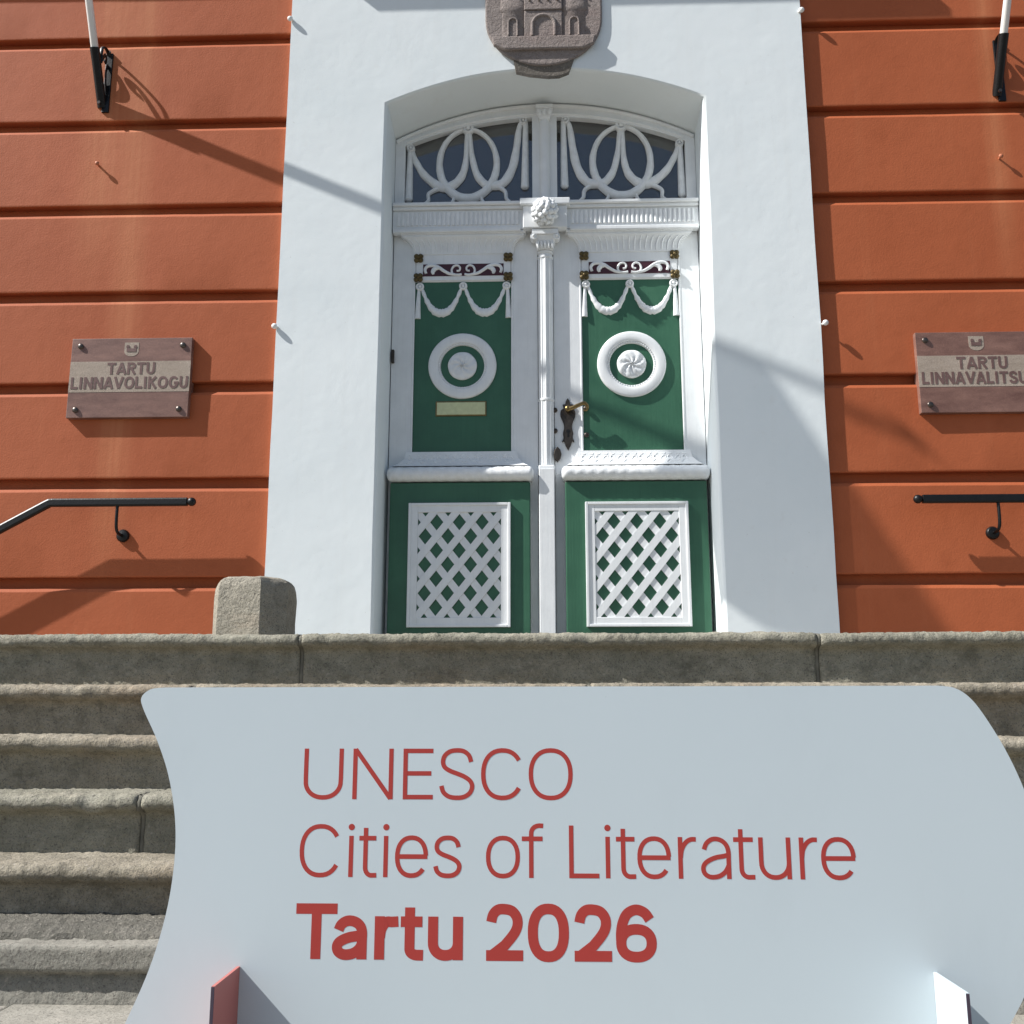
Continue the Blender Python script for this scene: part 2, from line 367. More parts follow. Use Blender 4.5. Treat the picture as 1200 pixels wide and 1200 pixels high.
for k, (yn, zt, rs) in enumerate(STEPS):
    for a, b in zip(J[k][:-1], J[k][1:]):
        gap = 0.008
        if b < J[k][-1]: step_stone(b-0.009, b+0.009, yn, zt-0.001, rs, 0.27, 'joint', k+0.3, name='joint_mortar', sink=0.004)
        step_stone(a+gap, b-gap, yn, zt + random.uniform(-.002, .002), rs, 0.52 if k == 0 else 0.285, mats[k], k + a*0.13, crisp=(k == 5))
    # mortar core closes the joints from behind
    MB().box(J[k][0]+.05, J[k][-1]-.05, yn+0.07, yn+0.42, zt-rs-0.05, zt-0.02-0.001*k).build('step_bedding', 'mortar', stair)
    # steps that return along the wall on both flanks
    for s in (-1, 1):
        xe = J[k][-1]
        if k: MB().box(min(s*(xe-0.32), s*xe), max(s*(xe-0.32), s*xe), yn+0.29, 6.16, zt-rs-0.03-0.001*k, zt-0.003).build('side_step', mats[k], stair, bevel=0.02)
# rough-dressed course lying on the lowest tread against the riser
def rough_course(x0, x1):
    rows = []; n = int((x1-x0)/0.012)
    for i in range(n+1):
        x = x0+(x1-x0)*i/n
        rows.append([(x, 2.955+0.010*nz(x*9, q)+0.22*q/22, 0.168+0.020*min(1, q/5)+0.006*nz(x*30, q*1.3)+0.006*nz(x*70, q*3.1)-(0.03 if q == 0 else 0)) for q in range(23)])
    MB().grid(rows).build('rough_course', 'step_rough', stair, smooth=True, ang=60)
for a, b in ((-2.3, -0.5), (-0.5, 2.3)): rough_course(a, b)
core = MB().box(-3.0, 3.0, 4.5, 6.6, 0.10, ZP-0.06).build('stair_core', 'mortar', stair)
for k in range(8):
    for j in range(3):
        x = -3.28 + k*0.82; y = 4.53 + j*0.545
        MB().box(x+.004, x+.816, y+.004, y+.541, ZP-0.06+0.001, ZP + random.uniform(-.003, .002)).build('platform_slab', 'paving', stair, bevel=0.006)

# granite post on the platform
OCT = [(-0.199, -0.060), (-0.145, -0.165), (0.080, -0.190), (0.199, -0.095), (0.199, 0.09), (0.10, 0.19), (-0.10, 0.19), (-0.199, 0.09)]
def octagon(r, z, rot=0): return [(x*r/0.232, y*r/0.232, z) for x, y in OCT]
px, py = -1.335, 4.62
mb = MB(); rows = []
for r, z in ((0.200, 0.0), (0.200, 0.10), (0.199, 0.20), (0.197, 0.245), (0.190, 0.270), (0.176, 0.286), (0.150, 0.295), (0.09, 0.298)):
    row = []
    o8 = octagon(r, z, 14)
    for i in range(8):
        a, b = o8[i], o8[(i+1) % 8]
        for t in range(6):
            u = t/6; x = a[0]+(b[0]-a[0])*u; y = a[1]+(b[1]-a[1])*u
            d = 0.006*(nz(x*25, y*25, z*25)+0.6*nz(x*60, y*60, z*60))
            row.append((px+x*(1+d/0.2), py+y*(1+d/0.2), ZP+z+d*0.5))
    rows.append(row)
mb.grid(rows, True); n = len(rows[0]); mb.f.append(tuple(range(len(mb.v)-n, len(mb.v))))
post = mb.build('granite_post', 'post', base=(px, py, ZP), smooth=True, ang=28)
tag(post, 'stubby eight-sided rough granite post standing on the platform left of the door', 'stone post')

# ------------------------------------------------------------------ town hall facade
hall = thing('town_hall', (0, 6.3, ZG), 'orange town hall front with banded plaster and a white arched door surround', 'building')
YF, YB, YK = 6.10, 6.135, 6.205                  # surround face, band face, groove back
YD = 6.43                                       # door leaf face
XS, XO = 1.715, 1.045                           # surround and opening half widths
TOP = 8.6
tops = [0.29, 0.915, 1.54, 2.165, 2.79, 3.41, 4.02, 4.64, 5.27, 5.90, 6.53, 7.16, 7.79, 8.42]
def wall_band(x0, x1, zb, zt, k):
    L = x1-x0; n = int(L/0.09); rows = []
    for i in range(n+1):
        x = x0 + L*i/n
        wb = 0.0035*nz(x*0.9, k*5.0) + 0.0016*nz(x*5, k*3); wt = 0.004*nz(x*0.8, k*9.0+4) + 0.0018*nz(x*6, k*7)
        wy = 0.003*nz(x*0.7, k*2.0)
        zz = [zb+wb, zb+wb, zb+wb+0.006]
        prof = [(YK+0.004, zb+wb+0.004), (YB+0.006+wy, zb+wb), (YB+0.001+wy, zb+wb+0.004), (YB+wy, zb+wb+0.012), (YB+wy+0.002*nz(x*2, k, 5), (zb+zt)/2), (YB+wy, zt+wt-0.022), (YB+wy+0.0015, zt+wt-0.018), (YB+wy+0.011, zt+wt-0.001), (YB+wy+0.015, zt+wt), (YK+0.004, zt+wt)]
        rows.append([(x, a, b) for a, b in prof])
    MB().grid(rows).build('wall_band', 'orange', hall, smooth=True, ang=7)
for k, (a, b) in enumerate(zip(tops[:-1], tops[1:])):
    for s in (-1, 1):
        x0, x1 = (-7.0, -XS) if s < 0 else (XS, 7.0)
        wall_band(x0, x1, a+0.068, b, k*2+(s > 0))
for s in (-1, 1):
    x0, x1 = (-7.0, -XS+0.05) if s < 0 else (XS-0.05, 7.0)
    MB().box(x0, x1, YK, 6.75, 0.0, TOP).build('wall_backing', 'orange', hall)
# arched surround
def arch(x, spring, crown, half):
    h = crown - spring; r = (half*half+h*h)/(2*h); return crown - r + math.sqrt(max(0, r*r-x*x))
NA = 40
def opening(half, spring, crown, y):
    p = [(-half, y, ZP-0.02 + (spring-ZP+0.02)*i/14) for i in range(14)]
    p += [(-half + 2*half*i/NA, y, arch(-half + 2*half*i/NA, spring, crown, half)) for i in range(NA+1)]
    p += [(half, y, ZP-0.02 + (spring-ZP+0.02)*i/14) for i in range(13, -1, -1)]
    return p
mb = MB()
f0 = opening(1.063, 4.780, 5.015, YF); f1 = opening(1.049, 4.775, 5.003, YF+0.005); f2 = opening(1.043, 4.770, 4.998, YF+0.018); f3 = opening(1.033, 4.705, 4.962, YD+0.01); f4 = opening(1.033, 4.705, 4.962, YD+0.16)
def wob(p): return (p[0] + 0.006*nz(p[2]*1.7, p[0]*1.5, 2), p[1], p[2] + 0.004*nz(p[0]*2, p[2], 6))
f0, f1, f2 = [[wob(p) for p in L] for L in (f0, f1, f2)]
mb.grid([f0, f1, f2, f3, f4])
# outer boundary matched point by point
outer = []
for i, p in enumerate(opening(1.063, 4.780, 5.015, YF)):
    if i < 14: outer.append((-XS, YF, p[2]))
    elif i < 14+NA+1:
        u = (i-14)/NA; outer.append((-XS + 2*XS*u, YF, 4.78 if u in (0, 1) else TOP))
    else: outer.append((XS, YF, p[2]))
o0 = []
for p in outer:
    x, y, z = p
    dx = 0.007*nz(z*1.4, 1 if x < 0 else 8) + 0.003*nz(z*6, 3 if x < 0 else 9)
    o0.append((x + (dx if abs(x) > XS-0.01 and z < TOP-0.1 else 0), y, z))
mid = [tuple(Vector(a)*0.5 + Vector(b)*0.5 + Vector((0, 0.004*nz(a[0]*2, a[2]*2), 0))) for a, b in zip(f0, o0)]
mb.grid([mid, f0])
o1 = [(x - (0.012 if x < 0 else -0.012 if x > 0 else 0)*-1*0 , y, z) for x, y, z in o0]
mb.grid([o0, mid])
o2 = [(x*1.0012, y+0.012, z) for x, y, z in o0]; o3 = [(x*1.0012, YK+0.03, z) for x, y, z in o0]
mb.grid([o3, o2, o0])
# fill corners between springing line and top
for s, idx in ((-1, 14), (1, 14+NA)):
    q = idx + (1 if s < 0 else -1)
    a = o0[idx]; b = (s*XS, YF, TOP); c = o0[q]
    mb.add([a, b, c], [(0, 1, 2)])
    mb.add([a, b, (s*XS*1.0012, YK+0.03, TOP), (s*XS*1.0012, YK+0.03, a[2])], [(0, 1, 2, 3)])
mb.build('door_surround', 'white', hall, smooth=True, ang=50)
# ledges above
def ledge(name, x0, x1, zb, proj, yw, mat):
    pr = [(0.06, 0.0), (-proj*0.45, 0.0), (-proj*0.45, 0.03), (-proj*0.8, 0.06), (-proj, 0.075), (-proj, 0.14), (-proj*0.6, 0.17), (0.06, 0.20)]
    mb = MB(); rows = [[(x, yw+a, zb+b) for a, b in pr] for x in (x0, x1)]
    mb.grid(rows); n = len(pr); mb.f.append(tuple(range(n))); mb.f.append(tuple(range(2*n-1, n-1, -1)))
    mb.build(name, mat, hall)
ledge('string_course', -7.0, -1.87, 5.97, 0.125, YB, 'orange')
ledge('string_course', 1.87, 7.0, 5.97, 0.125, YB, 'orange')
ledge('door_cornice', -1.86, 1.86, 6.125, 0.215, YF, 'white')
# dark hall seen through the fanlight
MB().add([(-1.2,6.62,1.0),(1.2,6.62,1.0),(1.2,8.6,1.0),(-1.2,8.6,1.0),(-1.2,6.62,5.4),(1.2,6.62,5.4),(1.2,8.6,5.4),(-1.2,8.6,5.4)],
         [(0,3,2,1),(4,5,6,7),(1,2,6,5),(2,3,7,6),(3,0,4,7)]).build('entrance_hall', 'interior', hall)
MB().box(-7, 7, 6.75, 7.2, TOP-0.1, TOP+0.02).build('wall_top', 'white', hall)

# ------------------------------------------------------------------ fanlight
fan = thing('fanlight', (0, YD, 4.0), 'arched fanlight with white carved garlands on dark glass above the double door', 'window')
mb = MB()                                        # arched frame, two openings
SP, CR = 4.703, 4.960
zt0 = 4.20
def fr_out(x): return arch(x, SP, CR, 1.031)
def fr_in(x): return arch(x, SP-0.075, CR-0.10, 1.031)
xs = [-0.965 + (0.965-0.085)*i/18 for i in range(19)]
for s in (-1, 1):
    X = [s*x for x in xs]
    for y in (YD,):
        mb.grid([[(x, y, fr_in(x)) for x in X], [(x, y, fr_out(x)-0.002) for x in X]])
    mb.grid([[(x, YD, fr_in(x)) for x in X], [(x, YD+0.05, fr_in(x)) for x in X]])
    a, b = sorted((s*0.965, s*1.031))
    mb.add([(a, YD, zt0), (b, YD, zt0), (b, YD, fr_out(b)), (a, YD, fr_out(a))], [(0,1,2,3)])
    xi = s*0.965
    mb.add([(xi, YD, zt0), (xi, YD+0.05, zt0), (xi, YD+0.05, fr_in(xi)), (xi, YD, fr_in(xi))], [(0,1,2,3)])
    xi = s*0.085
    mb.add([(xi, YD, zt0), (xi, YD+0.05, zt0), (xi, YD+0.05, fr_in(xi)), (xi, YD, fr_in(xi))], [(0,1,2,3)])
mb.add([(-0.085, YD, zt0), (0.085, YD, zt0), (0.085, YD, fr_out(0.085)-0.002), (-0.085, YD, fr_out(0.085)-0.002)], [(0,1,2,3)])
mb.build('frame', 'door_white', fan)
# outer rounded fillet of the frame
pts = [(-1.026 + 2.052*i/40, fr_out(-1.026 + 2.052*i/40)-0.018) for i in range(41)]
MB().relief(pts, 0.014, 0.016, YD).build('frame_bead', 'door_white', fan, smooth=True)
pts = [(-0.955 + 1.91*i/40, fr_in(-0.955 + 1.91*i/40)+0.02) for i in range(41)]
MB().relief(pts, 0.010, 0.012, YD).build('frame_bead', 'door_white', fan, smooth=True)
# mullion with half column and little capital
mb = MB().relief([(0.0, 4.17), (0.0, 4.5), (0.0, 4.82)], 0.036, 0.040, YD, 12)
mb.build('mullion_column', 'door_white', fan, smooth=True)
mb = MB().frustum((-0.038, 0.038, 4.82, YD-0.042, YD), (-0.052, 0.052, 4.885, YD-0.062, YD)).box(-0.058, 0.058, YD-0.070, YD, 4.885, 4.915)
for x in (-0.036, 0, 0.036): mb.dome((x, YD-0.056, 4.862), 0.016, 0.016, 0.028, 8, 6)
mb.build('mullion_capital', 'carve', fan, smooth=True, ang=35)
def garland(s):
    # pane with its carved garlands; coordinates for the left pane, mirrored by s
    def q(p): return (s*p[0], p[1])
    Z = lambda y: 0.75 + (3.464 + (237-y)*0.00645)*1.0065
    Xl = lambda x: (x-640)*0.00583*1.0065
    pz = [(s*x, fr_in(s*x)+0.015) for x in xs]
    poly = [(-s*0.975, zt0-0.01)] + [(x, z) for x, z in pz] + [(-s*0.075, zt0-0.01)]
    pane = MB().prism(poly, YD+0.050, YD+0.056).build('pane', 'glass', fan)
    yy = YD+0.046
    def st(pts, wd, name='garland', dp=0.030):
        P_ = spline([q((Xl(a), Z(b))) for a, b in pts], 6)
        mb = MB().relief(P_, wd, dp, yy, 7)
        return mb
    fat = lambda a, b: (lambda t: (a + (b-a)*math.sin(math.pi*t)**1.2)*(1+0.05*math.sin(55*t)))
    st([(482,172),(487,186),(497,202),(511,214),(522,218),(534,214),(543,203),(547,185),(548,152)], fat(0.0150, 0.033)).build('swag', 'carve', pane, smooth=True)
    st([(551,155),(554,182),(560,203),(570,215),(580,217),(592,213),(602,196),(607,172),(610,150),(614,143)], fat(0.0150, 0.033)).build('swag', 'carve', pane, smooth=True)
    cx, cy, rx, ry = 549.5, 191, 34, 40
    P_ = [q((Xl(cx+rx*math.sin(t)), Z(cy-ry*math.cos(t)))) for t in [2*math.pi*i/40 for i in range(41)]]
    MB().relief(P_, lambda t: (0.015+0.017*math.sin(math.pi*t)**2)*(1+0.05*math.sin(90*t)), 0.034, yy, 7).build('wreath', 'carve', pane, smooth=True)
    for (xa, ya, yb) in ((480.5, 173, 231), (617.5, 143, 219)):
        st([(xa, ya), (xa-0.3, (ya+yb)/2), (xa-0.8, yb)], lambda t: 0.018+0.010*t).dome((s*Xl(xa-0.8), yy-0.004, Z(yb)), 0.028, 0.028, 0.02, 10, 6).build('tassel', 'carve', pane, smooth=True)
    for (a, b) in ((481.5, 173), (615, 143), (549.5, 151)):
        mb = MB(); c = (s*Xl(a), 0, Z(b)); r = 0.023 if b != 151 else 0.033
        mb.ring(c, [(r*1.25, yy), (r*1.25, yy-0.03), (r*0.95, yy-0.042), (r*0.6, yy-0.034)], 18)
        mb.dome((c[0], yy-0.03, c[2]), r*0.5, 0.016, r*0.5, 10, 6); mb.build('rosette', 'carve', pane, smooth=True)
    for pts in (((516,219),(508,222),(503,226),(503,233),(498,237)), ((583,218),(590,221),(594,225),(595,232),(600,237)), ((528,223),(534,228),(531,236)), ((570,223),(565,229),(568,236)), ((545,231),(550,234),(556,231))):
        st(pts, lambda t: 0.017-0.006*t, dp=0.022).build('ribbon', 'carve', pane, smooth=True)
for s in (1, -1): garland(s)
# transom rail: fluted frieze with cap moulding and a central block
mb = MB().box(-1.031, 1.031, YD-0.058, YD+0.06, 3.99, 4.135)
mb.build('transom_rail', 'door_white', fan, bevel=0.004)
mb = MB().box(-1.030, 1.030, YD-0.075, YD+0.05, 4.1355, 4.158).box(-1.029, 1.029, YD-0.092, YD+0.04, 4.1585, 4.182)
mb.build('rail_cap', 'door_white', fan, bevel=0.005)
for s in (-1, 1):
    mb = MB()
    for i in range(27):
        x = s*(0.185 + i*0.031); mb.relief([(x, 4.025), (x, 4.07), (x, 4.118)], 0.011, 0.010, YD-0.058, 6)
    mb.build('fluting', 'carve', fan, smooth=True)
    mb = MB()
    mb.box(min(s*.165, s*1.028), max(s*.165, s*1.028), YD-0.072, YD-0.02, 3.972, 4.002)
    mb.build('rail_bead', 'door_white', fan, bevel=0.006)
mb = MB().box(-0.148, 0.148, YD-0.105, YD-0.05, 3.975, 4.136).box(-0.168, 0.168, YD-0.125, YD-0.05, 4.137, 4.184)
mb.build('centre_block', 'door_white', fan, bevel=0.006)
mb = MB(); c = (0, YD-0.13, 4.075)
mb.dome(c, 0.068, 0.06, 0.074, 18, 12)
random.seed(3)
for i in range(34):
    t = i*2.39996; zc = 1 - 2*(i+0.5)/60
    r = math.sqrt(1-zc*zc); d = Vector((r*math.cos(t), -zc, r*math.sin(t)))
    mb.dome((c[0]+d.x*0.074, c[1]+d.y*0.063, c[2]+d.z*0.080), 0.022, 0.019, 0.025, 7, 5, 0.4)
mb.build('carved_head', 'carve', fan, smooth=True, ang=60)
random.seed(11)

# ------------------------------------------------------------------ door leaves
def leaf(c, right):
    sd = 'right' if right else 'left'
    lab = ('right green and white door leaf with the lever handle and a sunlit round boss' if right
           else 'left green and white door leaf in shade with a pale brass letter plate')
    t = thing('door_leaf', (c, YD, ZP), lab, 'door', 'leaves of the double door')
    s = 1 if right else -1
    x0, x1 = (0.052, 1.028) if right else (-1.028, -0.052)
    H = 0.330
    # white framework
    MB().box(x0, c-H, YD, YD+0.06, 2.30, 4.01).build('stile', 'door_white', t, bevel=0.004)
    MB().box(c+H, x1, YD, YD+0.06, 2.30, 4.01).build('stile', 'door_white', t, bevel=0.004)
    MB().box(c-H+.001, c+H-.001, YD+0.002, YD+0.058, 3.645, 4.008).build('top_rail', 'door_white', t, bevel=0.003)
    MB().box(x0+.001, x1-.001, YD+0.002, YD+0.058, ZP+0.005, 2.455).build('lower_rail', 'door_white', t, bevel=0.004)
    # thin bead round the upper panel
    mb = MB()
    for a, b in (((c-H, 2.46), (c-H, 3.84)), ((c+H, 2.46), (c+H, 3.84))):
        mb.relief([a, b], 0.007, 0.004, YD, 6)
    mb.build('panel_bead', 'door_white', t, smooth=True)
    up = MB().box(c-H+.0005, c+H-.0005, YD+0.010, YD+0.05, 2.452, 3.648).build('upper_panel', 'green', t)
    # swags hung on three knobs
    yp = YD+0.010
    zk = 3.612
    for k in range(3):
        x = c + (-1+k)*0.292
        mb = MB(); mb.ring((x, 0, zk), [(0.028, yp), (0.028, yp-0.013), (0.021, yp-0.020), (0.013, yp-0.015)], 16)
        mb.dome((x, yp-0.013, zk), 0.012, 0.010, 0.013, 8, 6); mb.build('knob', 'carve', up, smooth=True)
    for k in range(2):
        xa = c - 0.292 + k*0.292; pts = []
        for i in range(25):
            u = i/24; v = 2*u-1
            pts.append((xa+0.016+0.260*u, zk-0.02-0.168*(1-abs(v)**2.3)))
        mb = MB().relief(pts, lambda u: 0.011+0.018*math.sin(math.pi*u)**1.5+0.003*math.sin(u*60), lambda u: 0.012+0.007*math.sin(math.pi*u)+0.003*math.sin(u*55), yp, 8)
        mb.build('swag', 'carve', up, smooth=True)
    for e in (-1, 1):
        x = c + e*0.299
        mb = MB().relief([(x+e*0.000, zk-0.02), (x+e*0.003, zk-0.09), (x+e*0.005, zk-0.16), (x+e*0.006, zk-0.228)], lambda u: 0.011+0.010*u, lambda u: 0.010+0.009*u, yp, 8)
        mb.build('tassel', 'carve', up, smooth=True)
    # round boss
    zc = 3.048; cc = (c, 0, zc)
    mb = MB().ring(cc, [(0.226, yp), (0.226, yp-0.012), (0.222, yp-0.017), (0.214, yp-0.020), (0.186, yp-0.022), (0.167, yp-0.021), (0.161, yp-0.018), (0.158, yp-0.011), (0.147, yp-0.009), (0.144, yp)], 64)
    mb.build('boss_ring', 'door_white', up, smooth=True)
    mb = MB()
    for i in range(56): mb.dome((c+0.1525*math.cos(2*math.pi*i/56), yp-0.011, zc+0.1525*math.sin(2*math.pi*i/56)), 0.0065, 0.005, 0.0065, 6, 4)
    mb.build('boss_beads', 'carve', up, smooth=True)
    mb = MB(); rows = []
    for r, h in ((0.096, 0), (0.096, 0.011), (0.088, 0.017), (0.07, 0.021), (0.045, 0.022), (0.02, 0.021), (0.002, 0.021)):
        row = []
        for j in range(48):
            th = 2*math.pi*j/48
            k = math.sin(7*(th + 9*(0.096-r)))
            row.append((c+r*(1+0.008*k)*math.cos(th), yp-h*(1+0.28*k if r < 0.095 else 1), zc+r*(1+0.008*k)*math.sin(th)))
        rows.append(row)
    mb.grid(rows, True).build('swirl_rosette', 'carve', up, smooth=True, ang=70)
    # frieze panel with scrolls
    fp = MB().box(c-H+.012, c+H-.012, YD-0.006, YD+0.01, 3.652, 3.842).build('frieze_panel', 'door_white', t, bevel=0.003)
    MB().box(c-0.272, c+0.272, YD-0.0085, YD, 3.682, 3.768).build('purple_field', 'purple', fp)
    ys = YD-0.0085; zm = 3.725
    for e in (-1, 1):
        mb = MB()
        pts = spline([(c+e*a, zm+b) for a, b in ((0.010,-0.032),(0.035,-0.036),(0.068,-0.030),(0.078,-0.004),(0.066,0.024),(0.040,0.032),(0.022,0.016),(0.026,-0.004),(0.044,-0.008))], 6)
        mb.relief(pts, lambda u: 0.0085-0.002*u, 0.010, ys, 6)
        pts = spline([(c+e*a, zm+b) for a, b in ((0.055,-0.034),(0.095,-0.026),(0.130,-0.006),(0.170,0.022),(0.210,0.034),(0.245,0.026),(0.258,0.002),(0.250,-0.024))], 6)
        mb.relief(pts, lambda u: 0.009+0.003*math.sin(math.pi*u), 0.011, ys, 6)
        pts = spline([(c+e*a, zm+b) for a, b in ((0.160,0.012),(0.190,0.010),(0.205,-0.010),(0.200,-0.030))], 6)
        mb.relief(pts, lambda u: 0.006+0.010*math.sin(math.pi*u), 0.010, ys, 6)
        mb.build('scroll', 'carve', fp, smooth=True)
    for ex in (-1, 1):
        for z in (3.812, 3.672):
            mb = MB(); cx_ = c+ex*0.303
            for i in range(4):
                a = R(45+90*i); mb.dome((cx_+0.019*math.cos(a), YD-0.012, z+0.019*math.sin(a)), 0.019, 0.014, 0.019, 9, 6)
            mb.dome((cx_, YD-0.022, z), 0.012, 0.012, 0.012, 8, 6)
            mb.build('bronze_rosette', 'bronze', t, smooth=True)
    # leaf-carved cornice above
    mb = MB(); rows = []
    for z, hw, y in ((3.838, 0.338, 0.012), (3.862, 0.340, 0.014), (3.890, 0.348, 0.018), (3.915, 0.362, 0.025), (3.935, 0.382, 0.036), (3.948, 0.405, 0.048), (3.952, 0.412, 0.050), (3.964, 0.412, 0.050)):
        rows.append([(c-hw, YD+0.01, z), (c-hw, YD-y, z), (c+hw, YD-y, z), (c+hw, YD+0.01, z)])
    mb.grid(rows); mb.f.append((0, 1, 2, 3)); mb.build('cornice', 'door_white', t)
    MB().box(c-0.425, c+0.425, YD-0.058, YD+0.008, 3.9645, 3.986).build('cornice_cap', 'door_white', t, bevel=0.004)
    mb = MB()
    for i in range(19):
        u = (i-9)/9
        mb.tube(spline([(c+u*0.328, YD-0.013, 3.848), (c+u*0.331, YD-0.017, 3.885), (c+u*0.346, YD-0.026, 3.918), (c+u*0.372, YD-0.040, 3.940)], 3), lambda q: (0.003+0.0055*math.sin(math.pi*min(1, q*1.05)), 0.005), 6)
    mb.build('carved_leaves', 'carve', t, smooth=True)
    # sill: carved slope and round torus
    mb = MB(); rows = []
    for z, hw, y in ((2.456, 0.360, YD-0.022), (2.445, 0.362, YD-0.024), (2.405, 0.372, YD-0.034), (2.365, 0.405, YD-0.066), (2.345, 0.435, YD-0.09)):
        rows.append([(c-hw, YD+0.001, z), (c-hw, y, z), (c+hw, y, z), (c+hw, YD+0.001, z)])
    mb.grid(rows); mb.f.append((0, 1, 2, 3)); mb.build('sill_slope', 'door_white', t)
    mb = MB()
    for i in range(15):
        x = c + (-1+2*(i+0.5)/15)*0.345; d_ = 1 if i % 2 else -1
        for pts, r_ in ((((-0.020, 2.385), (-0.008, 2.410), (0.010, 2.418), (0.018, 2.404), (0.008, 2.396)), 0.0055), (((0.0, 2.388), (0.016, 2.380), (0.026, 2.366)), 0.006), (((-0.014, 2.436), (0.004, 2.428), (0.016, 2.440)), 0.0045)):
            def yy_(z): return YD-0.0235-(0.010*(2.445-z)/0.04 if z > 2.405 else 0.010+0.032*(2.405-z)/0.04)
            mb.tube(spline([(x+d_*a_, yy_(z_)+0.001, z_) for a_, z_ in pts], 4), lambda q, r_=r_: r_*(0.5+0.6*math.sin(math.pi*q)), 6)
    mb.build('carved_leaves', 'carve', t, smooth=True)
    mb = MB(); rows = []; n = 14
    for i in range(97):
        u = -1+2*i/96; x = c+u*0.468
        k = math.sqrt(max(0, 1-max(0, (abs(u)-0.93)/0.07)**2))*0.6+0.4 if abs(u) > 0.93 else 1
        def rr(th): return 0.046*k*(1+0.026*math.sin(i*0.9+(th if u < 0 else -th)*2.4)+0.02*math.sin(i*2.7))
        rows.append([(x, YD-0.092-rr(th)*0.95*math.sin(th), 2.290+rr(th)*math.cos(th)) for th in [math.pi*j/n for j in range(n+1)]]+[(x, YD+0.005, 2.290-0.046*k), (x, YD+0.005, 2.290+0.046*k)])
    mb.grid(rows, True); L = len(rows[0]); N = len(mb.v); mb.f += [tuple(range(L)), tuple(range(N-1, N-L-1, -1))]
    mb.build('torus_moulding', 'carve', t, smooth=True, ang=50)
    # lower block with lattice
    yl = YD-0.088
    lo = MB().box(c-0.447, c+0.447, yl, YD+0.004, ZP+0.012, 2.236).build('lower_panel', 'green', t, bevel=0.006)
    a0, a1, b0, b1 = c-0.321, c+0.321, 1.315, 2.098
    fw = 0.058
    mb = MB().box(a0, a0+fw, yl-0.016, yl+0.004, b0, b1).box(a1-fw, a1, yl-0.016, yl+0.004, b0, b1)
    mb.box(a0+fw, a1-fw, yl-0.0155, yl+0.004, b0, b0+fw).box(a0+fw, a1-fw, yl-0.0155, yl+0.004, b1-fw, b1)
    mb.build('lattice_frame', 'door_white', lo, bevel=0.0025)
    mb = MB().box(a0-.002, a0+.016, yl-0.024, yl, b0-.002, b1+.002).box(a1-.016, a1+.002, yl-0.024, yl, b0-.002, b1+.002)
    mb.box(a0+.016, a1-.016, yl-0.0235, yl, b1-.016, b1+.0015).box(a0+.016, a1-.016, yl-0.0235, yl, b0-.0015, b0+.016)
    mb.build('lattice_bead', 'door_white', lo, bevel=0.003)
    ia0, ia1, ib0, ib1 = a0+fw-.004, a1-fw+.004, b0+fw-.004, b1-fw+.004
    PX, PZ, sw = 0.1435, 0.180, 0.0232            # lattice periods and slat half width
    ang = math.atan2(PZ, PX); dv = Vector((math.cos(ang), math.sin(ang))); nv = Vector((-dv.y, dv.x))
    step = PX*math.sin(ang)
    mx, mz = (ia0+ia1)/2, (ib0+ib1)/2
    def clip(poly):
        for axis, lim, sg in ((0, ia0, 1), (0, ia1, -1), (1, ib0, 1), (1, ib1, -1)):
            out = []
            for i in range(len(poly)):
                p, r = poly[i], poly[(i+1) % len(poly)]
                dp, dr = sg*(p[axis]-lim), sg*(r[axis]-lim)
                if dp >= 0: out.append(p)
                if (dp < 0) != (dr < 0):
                    k = dp/(dp-dr); out.append((p[0]+(r[0]-p[0])*k, p[1]+(r[1]-p[1])*k))
            poly = out
            if not poly: break
        return poly
    for fam in (1, -1):
        d = Vector((dv.x*fam, dv.y)); nn = Vector((-d.y, d.x))
        for i in range(-7, 8):
            o = Vector((mx, mz)) + nn*(step*i)
            poly = clip([tuple(o - d*1.5 - nn*sw), tuple(o + d*1.5 - nn*sw), tuple(o + d*1.5 + nn*sw), tuple(o - d*1.5 + nn*sw)])
            if len(poly) < 3: continue
            ar = abs(sum(p[0]*r[1]-r[0]*p[1] for p, r in zip(poly, poly[1:]+poly[:1])))/2
            if ar < 0.0004: continue
            ya = yl-0.0125 if fam == 1 else yl-0.0065
            MB().prism(poly, ya, ya+0.006).build('slat', 'door_white', lo)
    # leaf furniture
    if right:
        kx, kz = 0.140, 2.645
        esc = spline([(0.0,-0.185),(0.018,-0.150),(0.026,-0.125),(0.040,-0.128),(0.030,-0.098),(0.034,-0.070),(0.026,-0.035),(0.030,0.0),(0.048,0.045),(0.046,0.085),(0.028,0.100),(0.034,0.125),(0.018,0.128),(0.012,0.15),(0.0,0.168)], 3)
        poly = [(kx+a, kz+b) for a, b in esc] + [(kx-a, kz+b) for a, b in esc[::-1][1:-1]]
        e = MB().prism(poly, YD-0.012, YD-0.001).build('lock_plate', 'iron', t, bevel=0.004)
        MB().ring((kx, 0, kz-0.055), [(0.001, YD-0.0135), (0.012, YD-0.0135), (0.012, YD-0.010)], 12).box(kx-.0045, kx+.0045, YD-0.0136, YD-0.010, kz-.092, kz-.058).build('keyhole', 'black', e)
        mb = MB().tube([(kx, YD-0.005, kz+0.085), (kx, YD-0.05, kz+0.085)], 0.016, 12)
        pts = spline([(kx-0.012, YD-0.048, kz+0.082), (kx+0.03, YD-0.058, kz+0.088), (kx+0.07, YD-0.060, kz+0.105), (kx+0.105, YD-0.058, kz+0.118), (kx+0.125, YD-0.054, kz+0.100), (kx+0.122, YD-0.052, kz+0.078), (kx+0.100, YD-0.052, kz+0.074)], 5)
        mb.tube(pts, lambda u: 0.015-0.006*u, 10); mb.dome((kx, YD-0.054, kz+0.085), 0.021, 0.014, 0.021, 12, 8)
